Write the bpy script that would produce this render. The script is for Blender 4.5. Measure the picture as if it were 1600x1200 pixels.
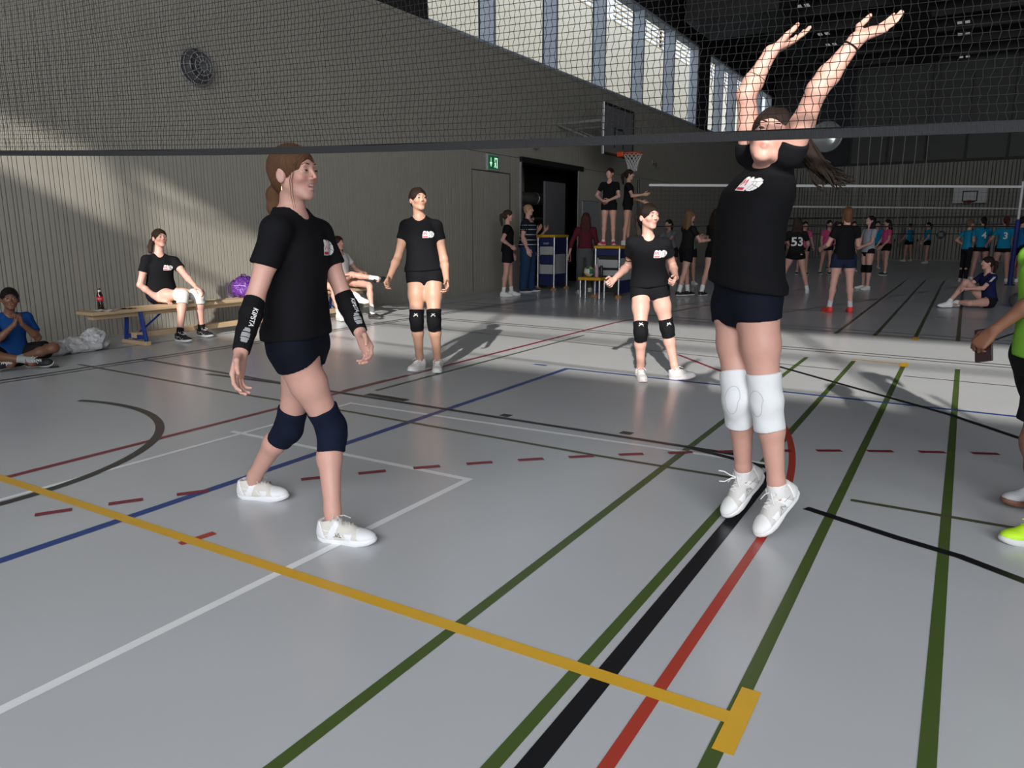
import bpy, bmesh, math, random
import numpy as np
from mathutils import Vector, Matrix
random.seed(7)
RNG = np.random.default_rng(7)
for o in list(bpy.data.objects): bpy.data.objects.remove(o)
SC = bpy.context.scene
COL = SC.collection
# ------------------------------------------------------------------ camera
cam = bpy.data.cameras.new('camera'); co = bpy.data.objects.new('camera', cam); COL.objects.link(co)
co.location = (0, 0, 1.29); co.rotation_euler = (math.radians(90-11.509), 0, math.radians(31.078))
cam.sensor_width = 36; cam.lens = 1159/1600*36; cam.clip_end = 300; SC.camera = co
# ------------------------------------------------------------------ view, sky, sun, window light
SC.view_settings.view_transform = 'Standard'; SC.view_settings.look = 'None'
SC.view_settings.gamma = 1; SC.view_settings.use_curve_mapping = False
SC.view_settings.exposure = 0.0
W = bpy.data.worlds.new('sky'); SC.world = W; W.use_nodes = True
bg = W.node_tree.nodes['Background']; bg.inputs[0].default_value = (0.80, 0.88, 1.0, 1); bg.inputs[1].default_value = 1.3
ELEV = math.radians(24.7); SAX, SAY = -0.36, 0.933
sd = Vector((SAX*math.cos(ELEV), SAY*math.cos(ELEV), -math.sin(ELEV)))
sun = bpy.data.lights.new('sun', 'SUN'); sun.energy = 6.4; sun.angle = math.radians(0.8); sun.color = (1.0, 0.95, 0.87)
so = bpy.data.objects.new('sun', sun); COL.objects.link(so); so.rotation_euler = sd.to_track_quat('-Z', 'Y').to_euler(); so.location = (8, -20, 14)
def area(name, loc, d, sx, sy, power, color):
    l = bpy.data.lights.new(name, 'AREA'); l.shape = 'RECTANGLE'; l.size = sx; l.size_y = sy; l.energy = power; l.color = color
    o = bpy.data.objects.new(name, l); COL.objects.link(o); o.location = loc
    o.rotation_euler = Vector(d).to_track_quat('-Z', 'Y').to_euler(); return o
# area lamp added as soft fill from behind; the wall there is solid
area('back_fill_light', (2.0, -6.7, 4.0), (-0.10, 1, -0.22), 18, 5.6, 3000, (0.95, 0.97, 1.0))
# ------------------------------------------------------------------ materials
MATS = {}
def mat(name, color=(.5,.5,.5), rough=.5, metal=0., noise=0., nscale=20., bump=0., bscale=60., spec=.5, coat=0., emit=None, estr=1., attr=False, alpha=1., trans=0., stretch=None, ior=1.45):
    if name in MATS: return MATS[name]
    m = bpy.data.materials.new(name); m.use_nodes = True; MATS[name] = m
    nt = m.node_tree; n = nt.nodes; L = nt.links; b = n['Principled BSDF']
    c = (*color, 1)
    b.inputs['Base Color'].default_value = c; b.inputs['Roughness'].default_value = rough; b.inputs['Metallic'].default_value = metal
    b.inputs['Specular IOR Level'].default_value = spec; b.inputs['Coat Weight'].default_value = coat; b.inputs['IOR'].default_value = ior
    if trans: b.inputs['Transmission Weight'].default_value = trans
    if alpha < 1: b.inputs['Alpha'].default_value = alpha
    src = None
    if attr:
        a = n.new('ShaderNodeAttribute'); a.attribute_name = 'Col'; src = a.outputs['Color']
        L.new(src, b.inputs['Base Color'])
    if noise or bump:
        tc = n.new('ShaderNodeTexCoord'); vec = tc.outputs['Object']
        if stretch:
            mp = n.new('ShaderNodeMapping'); mp.inputs['Scale'].default_value = stretch; L.new(vec, mp.inputs['Vector']); vec = mp.outputs['Vector']
    if noise:
        t = n.new('ShaderNodeTexNoise'); t.inputs['Scale'].default_value = nscale; t.inputs['Detail'].default_value = 4; L.new(vec, t.inputs['Vector'])
        mr = n.new('ShaderNodeMapRange'); mr.inputs['To Min'].default_value = 1-noise; mr.inputs['To Max'].default_value = 1+noise; L.new(t.outputs['Fac'], mr.inputs['Value'])
        mx = n.new('ShaderNodeVectorMath'); mx.operation = 'SCALE'; L.new(mr.outputs['Result'], mx.inputs['Scale'])
        if src: L.new(src, mx.inputs[0])
        else: mx.inputs[0].default_value = color
        L.new(mx.outputs['Vector'], b.inputs['Base Color'])
    if bump:
        t2 = n.new('ShaderNodeTexNoise'); t2.inputs['Scale'].default_value = bscale; t2.inputs['Detail'].default_value = 3; L.new(vec, t2.inputs['Vector'])
        bm = n.new('ShaderNodeBump'); bm.inputs['Strength'].default_value = bump; bm.inputs['Distance'].default_value = .01; L.new(t2.outputs['Fac'], bm.inputs['Height']); L.new(bm.outputs['Normal'], b.inputs['Normal'])
    if emit:
        b.inputs['Emission Color'].default_value = (*emit, 1); b.inputs['Emission Strength'].default_value = estr
    return m
def srgb(r, g, b):
    f = lambda v: (v/255/12.92 if v/255 <= .04045 else ((v/255+.055)/1.055)**2.4)
    return (f(r), f(g), f(b))
# ------------------------------------------------------------------ mesh helpers
def link(name, me, m=None, parent=None, smooth=False):
    o = bpy.data.objects.new(name, me); COL.objects.link(o)
    if parent is not None: o.parent = parent
    if m is not None:
        for q in (m if isinstance(m, (list, tuple)) else [m]): me.materials.append(q)
    if smooth: me.polygons.foreach_set('use_smooth', np.ones(len(me.polygons), bool))
    return o
def tag(o, label=None, cat=None, group=None, kind=None):
    if label: o['label'] = label
    if cat: o['category'] = cat
    if group: o['group'] = group
    if kind: o['kind'] = kind
    return o
def empty(name, loc, label=None, cat=None, group=None, rz=0):
    o = bpy.data.objects.new(name, None); COL.objects.link(o); o.location = loc; o.rotation_euler[2] = rz; o.empty_display_size = .1
    return tag(o, label, cat, group)
class MB:
    """collects boxes, tubes, prisms into one mesh"""
    def __init__(s): s.v = []; s.f = []; s.mi = []
    def add(s, V, F, mi=0):
        b = len(s.v); s.v += [tuple(p) for p in V]; s.f += [tuple(i+b for i in q) for q in F]; s.mi += [mi]*len(F); return s
    def box(s, x0, x1, y0, y1, z0, z1, mi=0, bev=0.):
        if bev:
            e = min(bev, (x1-x0)*.45, (y1-y0)*.45, (z1-z0)*.45)
            bm = bmesh.new(); bmesh.ops.create_cube(bm, size=1)
            for q in bm.verts: q.co = Vector((x0+(q.co.x+.5)*(x1-x0), y0+(q.co.y+.5)*(y1-y0), z0+(q.co.z+.5)*(z1-z0)))
            bmesh.ops.bevel(bm, geom=bm.edges[:], offset=e, segments=2, affect='EDGES', profile=.5)
            bm.verts.index_update(); s.add([q.co[:] for q in bm.verts], [[w.index for w in f.verts] for f in bm.faces], mi); bm.free(); return s
        V = [(x0,y0,z0),(x1,y0,z0),(x1,y1,z0),(x0,y1,z0),(x0,y0,z1),(x1,y0,z1),(x1,y1,z1),(x0,y1,z1)]
        return s.add(V, [(0,3,2,1),(4,5,6,7),(0,1,5,4),(1,2,6,5),(2,3,7,6),(3,0,4,7)], mi)
    def tube(s, P, r, n=8, mi=0, cap=True, closed=False):
        P = [Vector(p) for p in P]; R = r if isinstance(r, (list, tuple)) else [r]*len(P); V = []; F = []
        up = Vector((0, 0, 1)); prev = None; N = len(P)
        for i, p in enumerate(P):
            if closed: t = P[(i+1) % N]-P[i-1]
            else: t = P[min(i+1, N-1)]-P[max(i-1, 0)]
            t.normalize()
            if prev is None:
                a = t.cross(up)
                if a.length < 1e-3: a = t.cross(Vector((1, 0, 0)))
                a.normalize()
            else:
                a = prev-t*prev.dot(t); a.normalize()
            prev = a; c = t.cross(a)
            for k in range(n):
                w = 2*math.pi*k/n; V.append(p+(a*math.cos(w)+c*math.sin(w))*R[i])
        for i in range(N if closed else N-1):
            j = (i+1) % N
            for k in range(n):
                F.append((i*n+k, i*n+(k+1) % n, j*n+(k+1) % n, j*n+k))
        if cap and not closed: F += [tuple(range(n-1, -1, -1)), tuple((N-1)*n+k for k in range(n))]
        return s.add(V, F, mi)
    def prism(s, poly, z0, z1, mi=0, M=None):
        n = len(poly); V = [(p[0], p[1], z0) for p in poly]+[(p[0], p[1], z1) for p in poly]
        if M is not None: V = [M @ Vector(v) for v in V]
        return s.add(V, [tuple(range(n-1, -1, -1)), tuple(range(n, 2*n))]+[(i, (i+1) % n, n+(i+1) % n, n+i) for i in range(n)], mi)
    def lathe(s, prof, n=24, c=(0, 0, 0), mi=0, ax='z', cap=True):
        V = []; F = []; m = len(prof)
        for r, z in prof:
            for k in range(n):
                w = 2*math.pi*k/n; q = (r*math.cos(w), r*math.sin(w), z)
                if ax == 'x': q = (q[2], q[0], q[1])
                if ax == 'y': q = (q[0], q[2], q[1])
                V.append((q[0]+c[0], q[1]+c[1], q[2]+c[2]))
        for i in range(m-1):
            for k in range(n): F.append((i*n+k, i*n+(k+1) % n, (i+1)*n+(k+1) % n, (i+1)*n+k))
        if cap: F += [tuple(range(n-1, -1, -1)), tuple((m-1)*n+k for k in range(n))]
        return s.add(V, F, mi)
    def mesh(s, name='m'):
        me = bpy.data.meshes.new(name); me.from_pydata(s.v, [], s.f); me.polygons.foreach_set('material_index', s.mi); me.update(); return me
    def build(s, name, m, parent=None, smooth=False):
        me = s.mesh(name); bm = bmesh.new(); bm.from_mesh(me); bmesh.ops.recalc_face_normals(bm, faces=bm.faces[:]); bm.to_mesh(me); bm.free()
        o = link(name, me, m, parent, smooth)
        if smooth:
            try: me.set_sharp_from_angle(angle=math.radians(45))
            except Exception: pass
        return o
def npmesh(name, V, Q):
    me = bpy.data.meshes.new(name); V = np.asarray(V, np.float32); Q = np.asarray(Q, np.int32); nq, k = Q.shape
    me.vertices.add(len(V)); me.vertices.foreach_set('co', V.ravel())
    me.loops.add(nq*k); me.loops.foreach_set('vertex_index', Q.ravel())
    me.polygons.add(nq); me.polygons.foreach_set('loop_start', np.arange(0, nq*k, k, dtype=np.int32))
    me.update(calc_edges=True); me.validate(); return me
FONT_CACHE = {}
def text_mesh(txt, size, bold=False):
    """flat lettering as (verts Nx2, faces) using the built-in font, centred"""
    c = bpy.data.curves.new('lettering', 'FONT'); c.body = txt; c.size = size; c.align_x = 'CENTER'; c.align_y = 'CENTER'; c.resolution_u = 3
    if bold: c.offset = size*.02
    o = bpy.data.objects.new('lettering', c); COL.objects.link(o)
    dg = bpy.context.evaluated_depsgraph_get(); me = bpy.data.meshes.new_from_object(o.evaluated_get(dg))
    bm = bmesh.new(); bm.from_mesh(me); bmesh.ops.triangulate(bm, faces=bm.faces[:])
    bmesh.ops.subdivide_edges(bm, edges=[e for e in bm.edges if e.calc_length() > size*.25], cuts=1); bmesh.ops.triangulate(bm, faces=bm.faces[:]); bm.verts.index_update()
    V = np.array([q.co[:2] for q in bm.verts]); F = [[w.index for w in f.verts] for f in bm.faces]; bm.free()
    bpy.data.objects.remove(o); bpy.data.curves.remove(c); bpy.data.meshes.remove(me)
    return V, F
# ================================================================== THE HALL
XW, XR, YB, YF, ZC = -9.1, 15.0, -7.0, 41.0, 9.3
M_floor = mat('grey_sports_floor', (.53, .545, .565), .24, noise=.05, nscale=1.3, bump=.02, bscale=250, spec=.55)
M_rib = mat('ribbed_olive_grey_panel', (.315, .30, .26), .62, noise=.06, nscale=2.5)
M_rib_far = mat('ribbed_far_panel', (.24, .23, .21), .62, noise=.06, nscale=2)
M_dark = mat('dark_brown_board', (.022, .021, .020), .6, noise=.15, nscale=3)
M_ceil = mat('black_brown_ceiling', (.020, .019, .018), .7, noise=.2, nscale=2)
M_beam = mat('dark_timber_beam', (.030, .028, .026), .6, noise=.2, nscale=4)
M_black = mat('black_metal', (.012, .012, .013), .5)
M_alu = mat('bluish_aluminium', (.50, .56, .66), .45, .2)
M_steel = mat('brushed_steel', (.55, .56, .58), .35, .9)
M_white = mat('white_paint', (.75, .75, .74), .5)
M_glass = mat('window_glass', (.95, .98, 1), .02, trans=1., ior=1.05, spec=.3)
floor = tag(MB().box(XW, XR, YB, YF, -.12, 0).build('floor', M_floor), 'light grey glossy sports floor covered with coloured court lines', 'floor', kind='structure')
# --- court lines: each a thin painted strip on the floor
LC = dict(green=(.072, .115, .028), black=(.012, .012, .014), red=(.45, .055, .035), white=(.88, .89, .90), blue=(.022, .062, .26), crimson=(.23, .018, .035), yellow=(.75, .43, .035), olive=(.085, .09, .045), grey=(.035, .035, .034))
LM = {k: mat('line_paint_'+k, v, .34, spec=.5, noise=.06, nscale=6) for k, v in LC.items()}
ZL = [0.0]
def strip(pts, w, col, z=None, name='court_line'):
    P = [Vector((p[0], p[1])) for p in pts]; V = []; F = []; n = len(P)
    if z is None: ZL[0] += .00003; z = .0012+ZL[0]
    for i, p in enumerate(P):
        a = P[max(i-1, 0)]; b = P[min(i+1, n-1)]; t = (b-a).normalized(); q = Vector((-t.y, t.x))*w/2
        V += [(p.x+q.x, p.y+q.y, z), (p.x-q.x, p.y-q.y, z)]
    F = [(2*i+1, 2*i+3, 2*i+2, 2*i) for i in range(n-1)]
    return MB().add(V, F).build(name, LM[col], floor)
def arc(c, r, a0, a1, n=28): return [(c[0]+r*math.cos(math.radians(a0+(a1-a0)*i/n)), c[1]+r*math.sin(math.radians(a0+(a1-a0)*i/n))) for i in range(n+1)]
for x in (-1.330, -.872, -.415, .048):
    strip([(x, -6.5), (x, 8.25)], .042, 'green'); strip([(x-.02, 10.45), (x-.02, 24)], .045, 'olive')
strip([(-.79, -6), (-.79, 4.16)], .062, 'black'); strip([(-.628, -6), (-.628, 3.35)] + [(-.628, 3.6)] + arc((-6.45, 3.31), 5.81, 3, 22, 14), .038, 'red')
strip([(-2.150, -6), (-2.150, 3.118), ], .04, 'white'); strip([(-2.13, 3.115), (-4.05, 3.115)], .04, 'white')
strip([(-3.95, 1.3), (-3.95, 4.13)], .036, 'white'); strip([(-3.97, 4.14), (-.85, 4.22)], .04, 'white')
strip([(-3.18, -6), (-3.20, 6.36)], .055, 'blue'); strip([(-3.22, 6.34), (12, 6.12)], .045, 'blue'); strip([(-3.59, 6.39), (-3.45, 6.385)], .05, 'blue')
strip([(-4.30, -6), (-4.30, 10.1), (-3.95, 13.3), (-3.7, 16.5)], .05, 'crimson'); strip([(-2.56, 7.72), (-1.84, 6.93)], .04, 'crimson')
strip([(-5.95, 4.36), (-5.0, 4.40), (-4.1, 4.38), (-1.0, 4.31)], .05, 'black'); strip([(-4.07, 4.46), (-3.64, 4.44)], .075, 'black')
for x in (-2.72, -1.79): strip([(x-.04, 4.43), (x+.04, 4.425)], .07, 'black')
strip([(-7.5, 4.03), (-4.95, 3.93), (-3.75, 3.93), (-1.72, 3.865), (-.92, 3.87)], .035, 'olive')
strip([(-4.33, 5.0), (-4.33, 4.45)], .03, 'olive'); strip([(-4.10, 4.6), (-4.10, 8.6)], .035, 'olive')
strip([(-.36, 3.83), (.6, 3.82)], .035, 'olive')
strip([(-7.25, -2), (-7.25, 30)], .045, 'grey'); strip([(-7.13, -2), (-7.13, 30)], .03, 'grey'); strip([(-8.2, -2), (-8.2, 13)], .025, 'grey')
strip([(-7.25, 4.55), (-5.0, 4.42)], .045, 'grey')
for x0, x1, y0, y1, w in ((-8, 10, 9.3, 8.2, .035), (-8, 10, 9.15, 8.0, .03), (-7.2, -.93, 8.28, 7.63, .02), (-.37, 9, 7.6, 7.1, .02), (-8, 10, 11.6, 9.9, .03), (-8, 10, 11.2, 9.7, .03), (-8, 10, 13.6, 13, .03), (-8, 10, 16.3, 16, .04), (-8, 10, 21, 21, .05), (-8, 10, 30, 30, .05)):
    strip([(x0, y0+(x0+1.7)*-.0), (x1, y0 if y0 == y1 else y1)] if False else [(x0, y0), (x1, y1)], w, 'grey')
strip([(-1.51, 7.56), (.005, 6.12), (.44, 5.58), (1.4, 4.2)], .05, 'black'); strip([(-.53, 3.60), (-.13, 3.43), (.107, 3.35), (.32, 3.22), (1.2, 2.8)], .05, 'black')
strip([(-1.31, 4.30), (-.82, 4.15)], .05, 'black'); strip(arc((-5.38, 1.69), 1.495, 108, -6, 40), .055, 'grey')
strip([(-2.72, 1.79), (-2.695, 1.945)], .04, 'red')
strip([(.3, 10.4), (3.5, 22)], .04, 'grey'); strip([(-4.4, 13), (-2.2, 23)], .04, 'grey'); strip([(-3, 11), (1, 25)], .035, 'grey')
# the 9 m line: 15 cm dashes
Cd, Rd = (3.652, -2.533), 8.364
a = math.radians(150)
while a > math.radians(55):
    da = .150/Rd; p = [(Cd[0]+Rd*math.cos(a-da*k/2), Cd[1]+Rd*math.sin(a-da*k/2)) for k in range(3)]
    strip(p, .045, 'crimson', z=.0026, name='line_dash'); a -= da*2.02
# yellow tape of the makeshift centre line under the net
strip([(-4.9, 1.838), (-.40, 1.838)], .055, 'yellow', z=.0032, name='yellow_tape'); strip([(-.398, 1.69), (-.398, 1.995)], .055, 'yellow', z=.0036, name='yellow_tape')
strip([(-.415, 8.13), (-.415, 8.38)], .075, 'yellow', z=.0032, name='yellow_tape'); strip([(-.90, 8.36), (-.42, 8.3)], .035, 'yellow', z=.0030, name='yellow_tape')
strip([(-.42, 10.28), (-.42, 10.6)], .075, 'yellow', z=.0032, name='yellow_tape'); strip([(-.92, 10.48), (-.42, 10.45)], .035, 'yellow', z=.0030, name='yellow_tape')
# --- ribbed walls: vertical boards with real grooves
def ribbed(mb, horiz, fixed, out, u0, u1, z0, z1, step, gw, gd, jit=.25):
    """profile along u extruded in z; out = +1/-1 direction the ribs face along the fixed axis"""
    us = [u0]; u = u0
    prof = [(u0, 0)]
    while True:
        u += step*(1+RNG.uniform(-jit, jit))
        if u > u1-gw*2: break
        prof += [(u, 0), (u+gw*.15, -gd), (u+gw*.85, -gd), (u+gw, 0)]; u += gw
    prof.append((u1, 0)); V = []; F = []
    for q, d in prof:
        for z in (z0, z1): V.append((fixed+out*d, q, z) if horiz == 'y' else (q, fixed+out*d, z))
    for i in range(len(prof)-1): F.append((2*i, 2*i+1, 2*i+3, 2*i+2))
    mb.add(V, F)
ZS = 5.15
wl = MB()
DY0, DY1, DZ = 15.5, 18.5, 2.93
ribbed(wl, 'y', XW, 1, YB, 13.45, 0.03, ZS, .047, .011, .020, .42); ribbed(wl, 'y', XW, 1, 15.03, DY0, 0.03, ZS, .05, .009, .014); ribbed(wl, 'y', XW, 1, 13.45, 15.03, 2.62, ZS, .05, .009, .014)
ribbed(wl, 'y', XW, 1, DY1, YF, 0.03, ZS, .07, .012, .014); ribbed(wl, 'y', XW, 1, DY0, DY1, DZ, ZS, .05, .009, .014)
for y0, y1, z0 in ((YB, DY0, 0), (DY1, YF, 0), (DY0, DY1, DZ)): wl.box(XW-.30, XW-.03, y0, y1, z0, ZS)
wl.box(XW-.3, XW+.004, YB, DY0, 0, .03); wl.box(XW-.3, XW+.004, DY1, YF, 0, .03); wl.box(XW-.3, XW+.006, DY0-.06, DY0, 0, DZ); wl.box(XW-.3, XW+.006, DY1, DY1+.06, 0, DZ); wl.box(XW-.3, XW+.02, YB, 28.3, ZS-.03, ZS+.04)
wall_left = tag(wl.build('wall_left', M_rib), 'ribbed olive grey wall along the left of the hall', 'wall', kind='structure')
MB().box(XW-.05, XW+.004, 12.4, 26, 2.99, 3.0).build('wall_seam', M_dark, wall_left)
# upper part of the left wall: dark boards, two window bands
wu = MB().box(XW-.3, XW, YB, 11.9, ZS, ZC).box(XW-.3, XW, 11.9, YF, 7.98, ZC).box(XW-.3, XW+.02, 28.35, 29.75, ZS, ZC).box(XW-.3, XW, 40.3, YF, ZS, ZC)
i = YB+.35
while i < 11.8:
    wu.box(XW, XW+.012, i, i+.32, ZS+.06, ZC); i += .34
tag(wu.build('wall_left_upper', M_dark), 'dark boarded upper part of the left wall around the windows', 'wall', kind='structure')
def win_band(name, y0, y1, mull, label):
    w = empty(name, (0, 0, 0), label, 'window'); w['kind'] = 'structure'
    f = MB().box(XW-.32, XW+.0, y0, y1, ZS+.04, ZS+.10).box(XW-.32, XW, y0, y1, 7.90, 7.98).box(XW-.32, XW, y0, y0+.07, ZS, 7.95).box(XW-.32, XW, y1-.07, y1, ZS, 7.95)
    f.build('window_frame', M_alu, w)
    for y in mull:
        MB().box(XW-.34, XW+.02, y-.05, y+.05, ZS+.06, 7.95, bev=.01).build('mullion', M_alu, w); MB().box(XW-.36, XW-.33, y-.07, y+.07, ZS+.06, 7.95).build('mullion_gasket', M_black, w)
    ys = [y0]+list(mull)+[y1]
    for a, b in zip(ys[:-1], ys[1:]): MB().box(XW-.20, XW-.18, a+.04, b-.04, ZS+.08, 7.93).build('pane', M_glass, w)
    return w
win_band('window_1', 11.9, 28.35, (14.36, 17.2, 20.05, 22.9, 25.7), 'long clerestory window with aluminium mullions high in the left wall')
win_band('window_2', 29.75, 40.3, (31.6, 33.6, 36.0, 38.2), 'second clerestory window beyond the dark pillar')
# outside: pale retaining wall, timber slat screen on top, white column
ext = tag(MB().box(-12.6, -12.2, 2, 75, -1, 9.05).build('retaining_wall', mat('pale_render', (.62, .60, .52), .8, noise=.06, nscale=1.5)), 'pale beige rendered wall standing outside the windows', 'wall', kind='structure')
scr = empty('slat_screen', (-13.2, 40, 9.05), 'sunlit timber slat screen above the pale wall outside the window', 'screen')
sm = MB().box(-.03, .03, -14, 14, -.02, .02).mesh('slat'); sm.materials.append(mat('sunlit_timber', (.52, .42, .27), .7))
for k in range(26):
    o = bpy.data.objects.new('slat', sm); COL.objects.link(o); o.parent = scr; o.location = (0, 0, .1+k*.19)
for y in (-13.5, -4.5, 4.5, 13.5): MB().box(-.12, -.04, y-.05, y+.05, 0, 5.2).build('post', M_black, scr)
tag(MB().box(-12.95, -12.65, 27.6, 28.6, -1, 12.5, bev=.03).build('column', M_white), 'white column standing outside behind the pale wall', 'column', kind='structure')
tag(MB().box(-60, -9.5, -20, 90, -1.2, -1.0).build('ground', mat('outdoor_ground', (.25, .25, .22), .9)), kind='structure')
# far wall
wf = MB(); ribbed(wf, 'x', YF, -1, XW, XR, 0.05, 4.5, .12, .03, .02, .2); wf.box(XW-.3, XR, YF+.02, YF+.3, 0, 4.5); wf.box(XW, XR, YF-.03, YF+.02, 0, .05)
for i, q in enumerate(wf.f): pass
wall_far = tag(wf.build('wall_far', M_rib_far), 'grey ribbed wall at the far end of the hall', 'wall', kind='structure')
MB().box(XW, XR, YF-.05, YF, 1.98, 2.06).build('rail', M_black, wall_far); MB().box(XW, XR, YF-.05, YF, 1.66, 1.71).build('rail', M_black, wall_far)
M_pan = mat('charcoal_gallery_panel', (.055, .055, .055), .55, noise=.12, nscale=1.2)
wg = tag(MB().box(XW-.3, XR, YF+.02, YF+.3, 4.5, ZC).build('wall_far_upper', M_dark), 'dark upper part of the far wall behind the panels', 'wall', kind='structure')
x = -5.35; k = 0
while x < XR:
    w = 1.62; MB().box(x+.02, x+w-.02, YF-.04, YF+.02, 6.2, 9.2, bev=.01).build('gallery_panel', M_pan, wg)
    MB().box(x+.05, x+w-.05, YF-.02, YF+.02, 4.62, 6.0, bev=.01).build('gallery_panel', M_pan, wg)
    x += w; k += 1
sg = empty('round_mirror', (-6.5, YF-.17, 5.95), 'round silvery mirror on a black board at the far wall', 'mirror')
MB().lathe([(.02, -.16), (.40, -.14), (.66, -.06), (.72, 0)], 40, ax='y').build('mirror_face', mat('mirror_silver', (.62, .66, .65), .18, .35), sg, True)
MB().tube([(.74*math.cos(q*math.pi/20), 0, .74*math.sin(q*math.pi/20)) for q in range(40)], .04, 8, closed=True).build('rim', M_steel, sg, True)
tag(MB().box(-7.9, -5.45, YF-.10, YF-.0, 4.55, 9.25).build('black_board', mat('black_board_blue', (.006, .007, .012), .6)), 'tall black board hanging at the corner of the far wall', 'board')
# right and back walls, ceiling (outside the picture; the glazed gable behind the photographer lets the sun in)
tag(MB().box(XR, XR+.3, YB, YF, 0, ZC).build('wall_right', M_rib_far), 'grey wall along the right of the hall', 'wall', kind='structure')
WB = dict(x0=-4.9, x1=14.0, z0=6.45, z1=8.62)
tag(MB().box(XW-.3, XR, YB-.3, YB, 0, WB['z0']).box(XW-.3, XR, YB-.3, YB, WB['z1'], ZC).box(XW-.3, WB['x0'], YB-.3, YB, WB['z0'], WB['z1']).box(WB['x1'], XR, YB-.3, YB, WB['z0'], WB['z1']).build('wall_back', M_rib_far), 'back wall behind the photographer with a high window band', 'wall', kind='structure')
MB().add([(-4.9, YB-.25, 8.12), (-4.0, YB-.25, 8.62), (-4.9, YB-.25, 8.62), (-4.9, YB-.05, 8.12), (-4.0, YB-.05, 8.62), (-4.9, YB-.05, 8.62)], [(0, 1, 2), (3, 5, 4), (0, 3, 4, 1), (1, 4, 5, 2), (2, 5, 3, 0)]).build('sun_block_wedge', M_black, bpy.data.objects['wall_back']); MB().box(-4.9, -4.2, YB-.25, YB-.05, 6.45, 7.5).build('sun_block_panel', M_black, bpy.data.objects['wall_back'])  # unseen wedge and panel added to shape the sun patch on the left wall
rh = empty('raised_hoop', (-4.05, YB+.35, 8.22), 'basketball rim folded up under the ceiling by the back window', 'hoop'); MB().tube([(.36*math.cos(a), .10*math.sin(a), .13*math.sin(a)+.10*math.cos(a)) for a in np.linspace(0, 2*math.pi, 29)[:-1]], .035, 8, closed=True).build('rim', M_black, rh, True); MB().tube([(.36, 0, .1), (.45, 0, .4), (.45, 0, 1.05)], .03, 8).build('hanger_bar', M_black, rh, True)
wz = empty('window_4', (0, 0, 0), 'window-like frame added round the fill lamp at the solid back wall', 'window'); wz['kind'] = 'structure'
for x in range(-7, 12, 3): MB().box(x-.04, x+.04, YB, YB+.06, .3, 6.4).build('mullion', M_alu, wz)
MB().box(-7, 11, YB, YB+.06, .22, .30).box(-7, 11, YB, YB+.06, 6.36, 6.44).build('window_frame', M_alu, wz)
wb = empty('window_3', (0, 0, 0), 'high window band in the back wall that lets the sun in', 'window'); wb['kind'] = 'structure'
MB().box(WB['x0'], WB['x1'], YB-.2, YB-.1, 7.55, 7.60).build('transom', M_black, wb)
for x in (-4.1, .4, 4.9, 9.4): MB().box(x-.04, x+.04, YB-.2, YB-.1, WB['z0'], WB['z1']).build('mullion', M_black, wb)
tag(MB().box(XW-.3, XR+.3, YB-.3, YF+.3, ZC, ZC+.3).build('ceiling', M_ceil), 'very dark hall ceiling', 'ceiling', kind='structure')
ceil = bpy.data.objects['ceiling']
bmh = MB().box(XW, XR, -.11, .11, -.45, 0).mesh('beam'); bmh.materials.append(M_beam)
for k in range(19):
    o = bpy.data.objects.new('beam', bmh); COL.objects.link(o); o.parent = ceil; o.location = (0, -4+k*2.42, ZC)
bd = MB().box(-.5, .5, -20, 20, -.05, 0).mesh('ceiling_board'); bd.materials.append(mat('ceiling_board', (.024, .022, .02), .7, noise=.2, nscale=3))
for k in range(5):
    o = bpy.data.objects.new('ceiling_board', bd); COL.objects.link(o); o.parent = ceil; o.location = (-7.0+k*4.6, 20, ZC-.45)
tag(MB().box(-8.2, -5.4, 24.0, 26.6, 7.7, 8.78, bev=.03).build('air_duct', mat('grey_duct', (.030, .029, .026), .5, noise=.1)), 'grey box duct hanging below the dark ceiling', 'duct')
lampm = [MB().box(-.34, -.06, -.30, .30, -.10, 0, bev=.02).box(.06, .34, -.30, .30, -.10, 0, bev=.02).mesh('lamp_housing'), MB().box(-.32, -.08, -.28, .28, -.115, -.095).box(.08, .32, -.28, .28, -.115, -.095).mesh('lamp_diffuser'), MB().box(-.4, .4, -.04, .04, 0, .05).mesh('lamp_bracket')]
lampm[0].materials.append(M_black); lampm[1].materials.append(mat('lamp_diffuser', (.8, .8, .8), .5, emit=(1, 1, 1), estr=.18)); lampm[2].materials.append(M_black)
for (x, y, lab) in ((-5.55, 28.2, 'nearest of the left row'), (-5.55, 32.4, 'second of the left row'), (-5.55, 34.3, 'third of the left row'), (-5.5, 37.5, 'farthest of the left row'), (-.93, 33.3, 'nearest of the right row'), (-.93, 35.2, 'second of the right row'), (-.93, 39.6, 'farthest of the right row')):
    e = empty('ceiling_lamp', (x, y, 8.85), 'twin ceiling lamp under the dark beams, '+lab, 'lamp', 'twin ceiling lamps')
    for nm, m_ in zip(('lamp_housing', 'lamp_diffuser', 'lamp_bracket'), lampm):
        o = bpy.data.objects.new(nm, m_); COL.objects.link(o); o.parent = e
    e.scale = (.62, .62, .62)
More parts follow.
